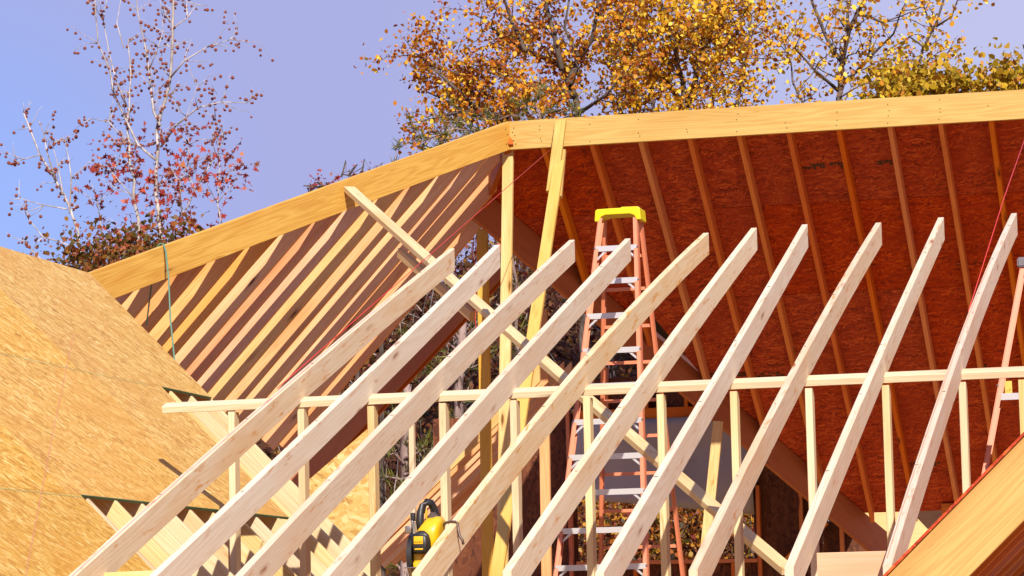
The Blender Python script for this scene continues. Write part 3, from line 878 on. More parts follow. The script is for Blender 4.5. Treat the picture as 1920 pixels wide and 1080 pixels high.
# ------------------------------------------------------------------ left roof
LS = 1.0286
lroof = empty("left_roof", (HE.x, 17, HE.z), "sunlit left roof of golden strand board, sheathing ending in steps above bare rafters", "roof")
ll = math.sqrt(1 + LS * LS)
def on_l(x, y):
    return Vector((x, y, HE.z - LS * (x - HE.x)))
ROWS = [(-7.504, -6.668, 19.946), (-6.668, -5.85, 18.967), (-5.85, -5.03, 15.385), (-5.03, -4.2, 14.6)]
lx = Vector((1, 0, -LS)).normalized()
for r, (xa, xb, ye) in enumerate(ROWS):
    yb = ye
    k = 0
    while yb > 9.5:
        ya = yb - (2.4384 if not (k == 0 and r == 1) else 1.32)
        w = (xb - xa) * ll - 0.0015
        Ln = yb - ya - 0.002
        sheet("sheathing_panel", on_l(xa, yb), (0, -1, 0), lx, [(0, 0), (Ln, 0), (Ln, w), (0, w)], 0.012, M['osb_left'], lroof)
        yb = ya; k += 1
# left slope of the same gable, hidden from the street side of the picture
sheet("sheathing_panel", Vector((HE.x - 0.002, 19.94, HE.z)), (0, -1, 0), Vector((-1, 0, -LS)), list(reversed([(0, 0), (10.4, 0), (10.4, 2.4), (0, 2.4)])), -0.012, M['osb_left'], lroof)
# green painted sheet edges on the two steps
for (x, ya, yb) in ((-6.668, 18.967, 19.946), (-5.85, 15.385, 18.967)):
    a, b = on_l(x, ya + 0.01), on_l(x, yb - 0.005)
    mb = MB(); mb.bar(a + lx * 0.001 + Vector((-.003, 0, -0.006)), b + lx * 0.001 + Vector((-.003, 0, -0.006)), 0.016, 0.005, Vector((LS, 0, 1)))
    mb.build("green_edge", M['green_edge'], lroof)
# chalk lines and the faint red seams
up_l = Vector((LS, 0, 1)).normalized()
def line_l(name, a, b, wdt, mat):
    mb = MB(); s = (b - a).normalized().cross(up_l) * wdt / 2; h = up_l * 0.0025
    mb.add([a - s + h, a + s + h, b + s + h, b - s + h], [(0, 1, 2, 3)])
    mb.build(name, mat, lroof)
line_l("chalk_line", on_l(-6.655, 12.0), on_l(-6.655, 18.7), 0.003, M['chalk_green'])
line_l("chalk_line", on_l(-5.835, 12.0), on_l(-5.835, 15.38), 0.003, M['chalk_green'])
CH = [Vector(p) for p in [[-6.925, 18.117, 3.499], [-6.22, 15.971, 2.773], [-5.412, 13.537, 1.942]]]
for a_, b_ in zip(CH[:-1], CH[1:]):
    line_l("chalk_line", on_l(a_.x, a_.y), on_l(b_.x, b_.y), 0.004, M['chalk_red'])
for k, y in enumerate([15.5 + 0.4064 * i for i in range(12)]):
    xs_ = -7.46 if y < 20 else -7.4
    p0 = on_l(xs_, y) - up_l * 0.013; p1 = on_l(-4.25, y) - up_l * 0.013
    board("roof_rafter", p0, p1, 0.14, STUD, (0, 0, 1), M['pale'], lroof, cut0=-LS, bow=rng.uniform(-.006, .006), sway=rng.uniform(-.008, .008))

# ------------------------------------------------------------------ right gable with its ochre rake beam
RK = [Vector(v) for v in [[-0.931, 13.1, 2.373], [-1.499, 13.1, 1.832], [-1.203, 13.1, 1.824], [-0.941, 13.1, 2.078]]]
rs = (RK[0].z - RK[1].z) / (RK[0].x - RK[1].x)
gr = empty("right_gable", (-1.2, 13.1, 2.0), "ochre rake beam and dark underside of the near right gable", "roof")
gd = Vector((1, 0, rs)).normalized()
a = RK[1] - gd * 0.9; b = RK[0] + gd * 3.4
board("rake_beam", a + Vector((0, 0.019, 0)), b + Vector((0, 0.019, 0)), 0.235, STUD, (0, 0, 1), M['rake'], gr, segs=8)
up_g = Vector((-rs, 0, 1)).normalized()
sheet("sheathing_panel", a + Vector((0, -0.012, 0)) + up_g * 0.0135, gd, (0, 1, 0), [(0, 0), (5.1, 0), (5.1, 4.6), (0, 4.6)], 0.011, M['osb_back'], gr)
for k in range(1, 11):
    y = 13.13 + 0.4064 * k
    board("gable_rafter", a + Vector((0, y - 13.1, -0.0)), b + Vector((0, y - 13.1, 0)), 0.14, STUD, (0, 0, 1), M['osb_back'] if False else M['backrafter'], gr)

# ------------------------------------------------------------------ stepladders
def rail(mb, a, b, w, d, inward):
    """A channel-section rail: web facing out, flanges front and back."""
    m = frame(a, b, (0, -1, 0))
    L = (Vector(b) - Vector(a)).length
    s = 1 if inward > 0 else -1
    mb.box((L / 2, 0, 0), (L, 0.005, d), m)
    for e in (-1, 1):
        mb.box((L / 2, s * w / 2, e * (d / 2 - 0.0025)), (L, w, 0.005), m)

def stepladder(root, fl, fr, rl, rr, steps, rears, cap):
    fl, fr, rl, rr = [[Vector(p) for p in q] for q in (fl, fr, rl, rr)]
    for name, q, inw in (("front_rail", fl, -1), ("front_rail", fr, 1), ("rear_rail", rl, -1), ("rear_rail", rr, 1)):
        # carried on down to the deck
        d = (q[1] - q[0]); t = (1.0 - q[0].z) / d.z
        foot = q[0] + d * t
        mb = MB(); rail(mb, foot, q[0], 0.026 if name == "front_rail" else 0.022, 0.065 if name == "front_rail" else 0.045, inw)
        r_ = mb.build(name, M['fibreglass'], root)
        mb = MB(); mb.box((foot.x, foot.y, foot.z + 0.03), (0.045, 0.08, 0.06)); mb.build("foot_pad", M['black'], r_, bevel=0.004)
    at = lambda q, z: q[0] + (q[1] - q[0]) * ((z - q[0].z) / (q[1].z - q[0].z))
    for z in steps:
        a, b = at(fl, z), at(fr, z)
        mb = MB()
        mb.box(((a.x + b.x) / 2, a.y + 0.0, z), (b.x - a.x - 0.012, 0.075, 0.006))
        mb.box(((a.x + b.x) / 2, a.y - 0.036, z - 0.017), (b.x - a.x - 0.012, 0.004, 0.034))
        mb.box(((a.x + b.x) / 2, a.y + 0.036, z - 0.013), (b.x - a.x - 0.012, 0.004, 0.026))
        st = mb.build("step", M['alu'], root)
        for q, s in ((a, 1), (b, -1)):
            mb = MB(); mb.bar((q.x + s * 0.012, a.y - 0.030, z - 0.085), (q.x + s * 0.075, a.y - 0.030, z - 0.03), 0.014, 0.003, (0, 0, 1))
            mb.build("step_brace", M['alu'], st)
            mb = MB()
            for dz in (-0.012, -0.075):
                mb.tube([(q.x, a.y - 0.038, z + dz), (q.x, a.y - 0.044, z + dz)], [0.006, 0.006], 8)
            mb.build("rivet", M['steel'], st)['kind'] = 'stuff'
    for z in rears:
        a, b = at(rl, z), at(rr, z)
        mb = MB(); mb.bar(a, b, 0.022, 0.02, (0, 0, 1)); mb.build("rear_bar", M['fibreglass'], root)
    if cap:
        c = (fl[0] + fr[0] + rl[0] + rr[0]) / 4
        w = fr[0].x - fl[0].x + 0.055
        d = 0.20
        z0 = fl[0].z - 0.004
        prof = [(-w / 2, -0.012), (-w / 2 + 0.030, -0.012), (-w / 2 + 0.045, 0.018), (-w / 2 + 0.075, 0.030), (w / 2 - 0.075, 0.030), (w / 2 - 0.045, 0.018), (w / 2 - 0.030, -0.012), (w / 2, -0.012), (w / 2 - 0.006, 0.066), (w / 2 - 0.02, 0.076), (0.03, 0.078), (0.02, 0.072), (-0.05, 0.072), (-w / 2 + 0.02, 0.070), (-w / 2 + 0.006, 0.060)]
        m = Matrix.Translation((c.x, c.y - d / 2, z0)) @ Matrix.Rotation(R(90), 4, 'X')
        o = prism("top_cap", prof, d, M['cap_yellow'], root, m)
        bv = o.modifiers.new("bevel", 'BEVEL'); bv.width = 0.004; bv.segments = 2
LD = {"fl": [[-4.26, 21.0, 4.41], [-4.474, 20.3, 2.014]], "fr": [[-3.998, 21.0, 4.403], [-3.86, 20.3, 1.997]], "rl": [[-4.258, 21.12, 4.424], [-4.529, 22.0, 2.04]], "rr": [[-3.993, 21.12, 4.425], [-3.929, 22.0, 2.024]]}
sl = empty("stepladder", (-4.15, 21.0, 1.0), "orange stepladder with a bright yellow top cap standing behind the rafters", "stepladder")
stepladder(sl, LD['fl'], LD['fr'], LD['rl'], LD['rr'], [4.216, 3.989, 3.75, 3.512, 3.273, 3.035, 2.8, 2.565, 2.317, 2.077], [4.179, 3.963, 3.717, 3.477, 3.224, 2.984, 2.732, 2.482, 2.231], True)

l2 = [[-1.246, 17.9, 3.606], [-1.477, 17.6, 2.453]]
sl2 = empty("stepladder", (-1.2, 17.9, 1.0), "second orange stepladder cut off by the right edge, with a yellow tag", "stepladder")
A0, A1 = Vector(l2[0]), Vector(l2[1])
for name, q0, q1, inw in (("front_rail", A0, A1, -1), ("front_rail", A0 + Vector((0.32, 0, 0)), A1 + Vector((0.62, 0, 0)), 1),
                          ("rear_rail", A0 + Vector((0.03, 0.12, 0)), A1 + Vector((0.24, 0.85, 0)), -1), ("rear_rail", A0 + Vector((0.30, 0.12, 0)), A1 + Vector((0.62, 0.85, 0)), 1)):
    d = q1 - q0; foot = q0 + d * ((1.0 - q0.z) / d.z)
    mb = MB(); rail(mb, foot, q0, 0.026, 0.075 if name == "front_rail" else 0.05, inw)
    r_ = mb.build(name, M['fibreglass'], sl2)
mb = MB()
for dz in (0, 0.045):
    p = A0 + (A1 - A0) * ((A0.z - (2.935 + dz)) / (A0.z - A1.z))
    mb.tube([(p.x - 0.004, p.y - 0.036, p.z), (p.x - 0.004, p.y - 0.046, p.z)], [0.006, 0.006], 8)
mb.build("rivet", M['steel'], sl2)['kind'] = 'stuff'
mb = MB(); mb.box((A0.x + 0.02, A0.y - 0.01, A0.z + 0.02), (0.075, 0.10, 0.055)); mb.build("top_bracket", M['steel'], sl2, bevel=0.008)
at2 = lambda z: A0 + (A1 - A0) * ((A0.z - z) / (A0.z - A1.z))
for z in (2.885, 2.275, 1.97, 1.66, 1.35):
    p = at2(z); k = (A0.z - z) / (A0.z - A1.z)
    mb = MB(); mb.box((p.x + 0.16 + 0.15 * k, p.y + 0.0, z), (0.31 + 0.30 * k, 0.075, 0.006)); mb.box((p.x + 0.16 + 0.15 * k, p.y - 0.036, z - 0.016), (0.31 + 0.30 * k, 0.004, 0.034))
    mb.build("step", M['alu'], sl2)
lb = [[-1.356, 17.9, 2.968], [-1.321, 17.9, 2.887]]
cx, cz = (lb[0][0] + lb[1][0]) / 2, (lb[0][2] + lb[1][2]) / 2
mb = MB(); mb.box((cx, 17.84, cz), (0.040, 0.006, 0.080)); tg = mb.build("yellow_tag", M['label_paint'], sl2, bevel=0.002)
mb = MB(); mb.box((cx - 0.006, 17.8365, cz - 0.014), (0.012, 0.001, 0.002))
for k in range(10):
    a0, a1 = k / 10 * 2 * math.pi, (k + 1) / 10 * 2 * math.pi
    c = Vector((cx + 0.008, 17.8365, cz - 0.009))
    mb.bar(c + Vector((0.004 * math.cos(a0), 0, 0.006 * math.sin(a0))), c + Vector((0.004 * math.cos(a1), 0, 0.006 * math.sin(a1))), 0.0022, 0.001, (0, -1, 0.01))
mb.build("tag_marking", M['black'], tg)

# ------------------------------------------------------------------ circular saw hung on the fifth rafter
SX, SY, SZ = -3.690, 14.10, 2.090
saw = empty("circular_saw", (SX, SY, SZ), "yellow and black cordless circular saw hung by its hook on a rafter", "saw")
def S(px, pz, y=0.0):      # saw-local millimetres
    return Vector((SX + (px * 0.86 + 4) * 0.001, SY + y * 0.001, SZ + pz * 0.001))
def blob(name, parts, mat, parent, bev=0.008):
    mb = MB()
    for c, s in parts:
        mb.box(S(c[0], c[2], c[1]), (s[0] * 0.00086, s[1] * 0.001, s[2] * 0.001))
    me = mb.mesh(name)
    o = link(name, me, mat, parent)
    b = o.modifiers.new("bevel", 'BEVEL'); b.width = bev; b.segments = 3
    for p in me.polygons: p.use_smooth = True
    return o
# motor housing: a lofted rounded body, (x, y, z) in millimetres
def hull(name, secs, mat, parent, pw=0.5):
    rings = []
    for (z, w, d, cx, cy) in secs:
        ring = []
        for k in range(24):
            a = 2 * math.pi * k / 24
            ca, sa = math.cos(a), math.sin(a)
            ring.append(S(cx + w / 2 * math.copysign(abs(ca) ** pw, ca), z, cy + d / 2 * math.copysign(abs(sa) ** pw, sa)))
        rings.append(ring)
    me = loft_mesh(name, rings)
    for p in me.polygons: p.use_smooth = True
    return link(name, me, mat, parent)
body = hull("motor_housing", [(-84, 96, 110, 2, 4), (-74, 116, 140, 4, 0), (-30, 128, 164, 6, 0), (10, 128, 166, 8, 0), (40, 112, 150, 20, 4), (62, 92, 120, 30, 10), (80, 62, 80, 36, 16)], M['tool_yellow'], saw)
hull("battery_bay", [(-88, 78, 40, -16, -78), (-80, 96, 48, -16, -78), (-30, 98, 48, -16, -78), (-2, 80, 44, -16, -78), (12, 44, 36, -16, -76), (16, 24, 28, -16, -74)], M['black'], saw, 0.6)
bat = hull("battery", [(-82, 64, 40, -16, -98), (-76, 76, 46, -16, -98), (-44, 84, 46, -16, -98), (-14, 76, 44, -16, -98), (-6, 60, 40, -16, -97)], M['black'], saw, 0.5)
blob("yellow_band", [((-22, -120, -28), (50, 8, 36))], M['tool_yellow'], bat, 0.003)
blob("yellow_band", [((-20, -121, -68), (46, 6, 7))], M['tool_yellow'], bat, 0.002)
mb = MB()
for k in range(4):
    mb.box(S(-38 + 11 * k, -36, -124.5), (0.006, 0.001, 0.004))
mb.build("charge_light", M['black'], bat)['kind'] = 'stuff'
blob("lower_housing", [((-42, -10, -112), (52, 120, 66))], M['tool_yellow'], saw, 0.010)
mb = MB()
mb.tube([S(-30, 20, -46), S(-34, 56, -48), S(-32, 94, -44), S(-22, 130, -28), S(-6, 148, -6), S(8, 144, 16), S(16, 124, 34), S(22, 92, 46), S(26, 60, 52)],
        [0.0175, 0.0185, 0.0175, 0.017, 0.0175, 0.0175, 0.018, 0.02, 0.024], 14)
mb.build("handle", M['black'], saw, smooth=True)
hull("grip_base", [(40, 74, 90, 30, 4), (58, 70, 92, 28, 6), (78, 54, 80, 24, 10), (92, 36, 60, 22, 12), (102, 20, 40, 20, 14)], M['grip'], saw, 0.6)
blob("trigger", [((-12, -2, 92), (9, 14, 44))], M['tool_yellow'], saw, 0.003)
def disc(name, cx, cz, cy, r, t, mat, parent, a0=0.0, a1=2 * math.pi, r0=0.0, n=48):
    mb = MB()
    full = abs(a1 - a0 - 2 * math.pi) < 1e-6
    vs, fs = [], []
    for k in range(n + 1):
        a = a0 + (a1 - a0) * k / n
        for rr in (r0, r):
            for e in (-t / 2, t / 2):
                vs.append(S(cx + e, cz + rr * math.sin(a), cy + rr * math.cos(a)))
    for k in range(n):
        q, p = 4 * k, 4 * k + 4
        fs += [(q, q + 2, p + 2, p), (q + 1, p + 1, p + 3, q + 3), (q + 2, q + 3, p + 3, p + 2), (q, p, p + 1, q + 1)]
    if not full:
        fs += [(0, 1, 3, 2), (4 * n, 4 * n + 2, 4 * n + 3, 4 * n + 1)]
    mb.add(vs, fs)
    return mb.build(name, mat, parent)
disc("upper_guard", -84, -100, 10, 108, 26, M['black'], saw, R(-25), R(205), 8)
disc("lower_guard", -88, -104, 10, 100, 20, M['steel'], saw, R(150), R(390), 30)
disc("blade", -86, -104, 10, 92, 2.2, M['steel'], saw)
blob("guard_lever", [((-90, -60, 22), (34, 40, 34)), ((-70, -64, 44), (12, 20, 40)), ((-62, -58, 30), (8, 14, 54))], M['steel'], saw, 0.005)
blob("dust_port", [((-70, -50, 80), (22, 26, 38))], M['black'], saw, 0.003)
blob("base_shoe", [((-34, -20, -150), (120, 240, 5))], M['steel'], saw, 0.002)
blob("shoe_bracket", [((-46, -84, -138), (30, 20, 26))], M['tool_yellow'], saw, 0.003)
mb = MB()
hk = [Vector((SX + a_ * 0.001, SY + c_ * 0.001, SZ + b_ * 0.001)) for a_, b_, c_ in ((52, 14, 20), (62, 36, 10), (84, 52, 4), (110, 56, 0), (128, 54, -4), (140, 46, -8), (146, 10, -16), (152, -12, -18), (165, -30, -20), (168, -50, -20))]
mb.tube(hk, 0.0062, 10)
mb.build("rafter_hook", M['hook'], saw, smooth=True)

# ------------------------------------------------------------------ strings and rope
def cord(name, pts, r, mat, label, cat="string"):
    mb = MB(); mb.tube(pts, r, 6)
    return tag(mb.build(name, mat, smooth=True), label, cat)
sa = [[-5.518, 25.25, 5.573], [-5.665, 22.4, 4.519], [-5.22, 16.75, 3.007]]
cord("string", sa, 0.0028, M['string'], "taut red string from the ridge beam across the corner post to the lower left")
sb = [[-1.409, 22.5, 5.264], [-1.539, 20.8, 4.388], [-1.659, 19.2, 3.498]]
cord("string", sb, 0.003, M['string'], "taut red string running down to the rightmost whitish rafter")
cord("string", [[-6.36, 26.35, 5.179], [-6.431, 26.35, 5.146], [-6.444, 26.35, 5.009], [-6.464, 26.35, 4.918], [-6.444, 26.35, 4.78], [-6.455, 26.35, 4.918], [-6.419, 26.35, 5.054], [-6.433, 26.35, 4.871], [-6.451, 26.35, 4.689], [-6.427, 26.35, 4.505], [-6.445, 26.35, 4.323], [-6.43, 26.35, 4.141]], 0.0035, M['string'], "loose tangled red string hanging down beside the back post")
rp = [[-7.267, 20.733, 4.362], [-6.919, 19.946, 3.49]]
q0, q1 = Vector(rp[0]), Vector(rp[1])
hz = q0.z + 0.006
pts = [q0 + Vector((-0.14, 0.04, -0.55)), q0 + Vector((-0.055, 0.016, -0.02)), Vector((q0.x - 0.02, q0.y + 0.006, hz + 0.004)), Vector((q0.x + 0.008, q0.y - 0.003, hz - 0.004)), q0 + (q1 - q0) * 0.07 + hn * 0.02, q0 + (q1 - q0) * 0.3 + hn * 0.02, q0 + (q1 - q0) * 0.65, q1, q1 + (q1 - q0) * 0.25]
cord("rope", pts, 0.006, M['rope'], "green rope draped over the hip beam and hanging before the jack rafters", "rope")

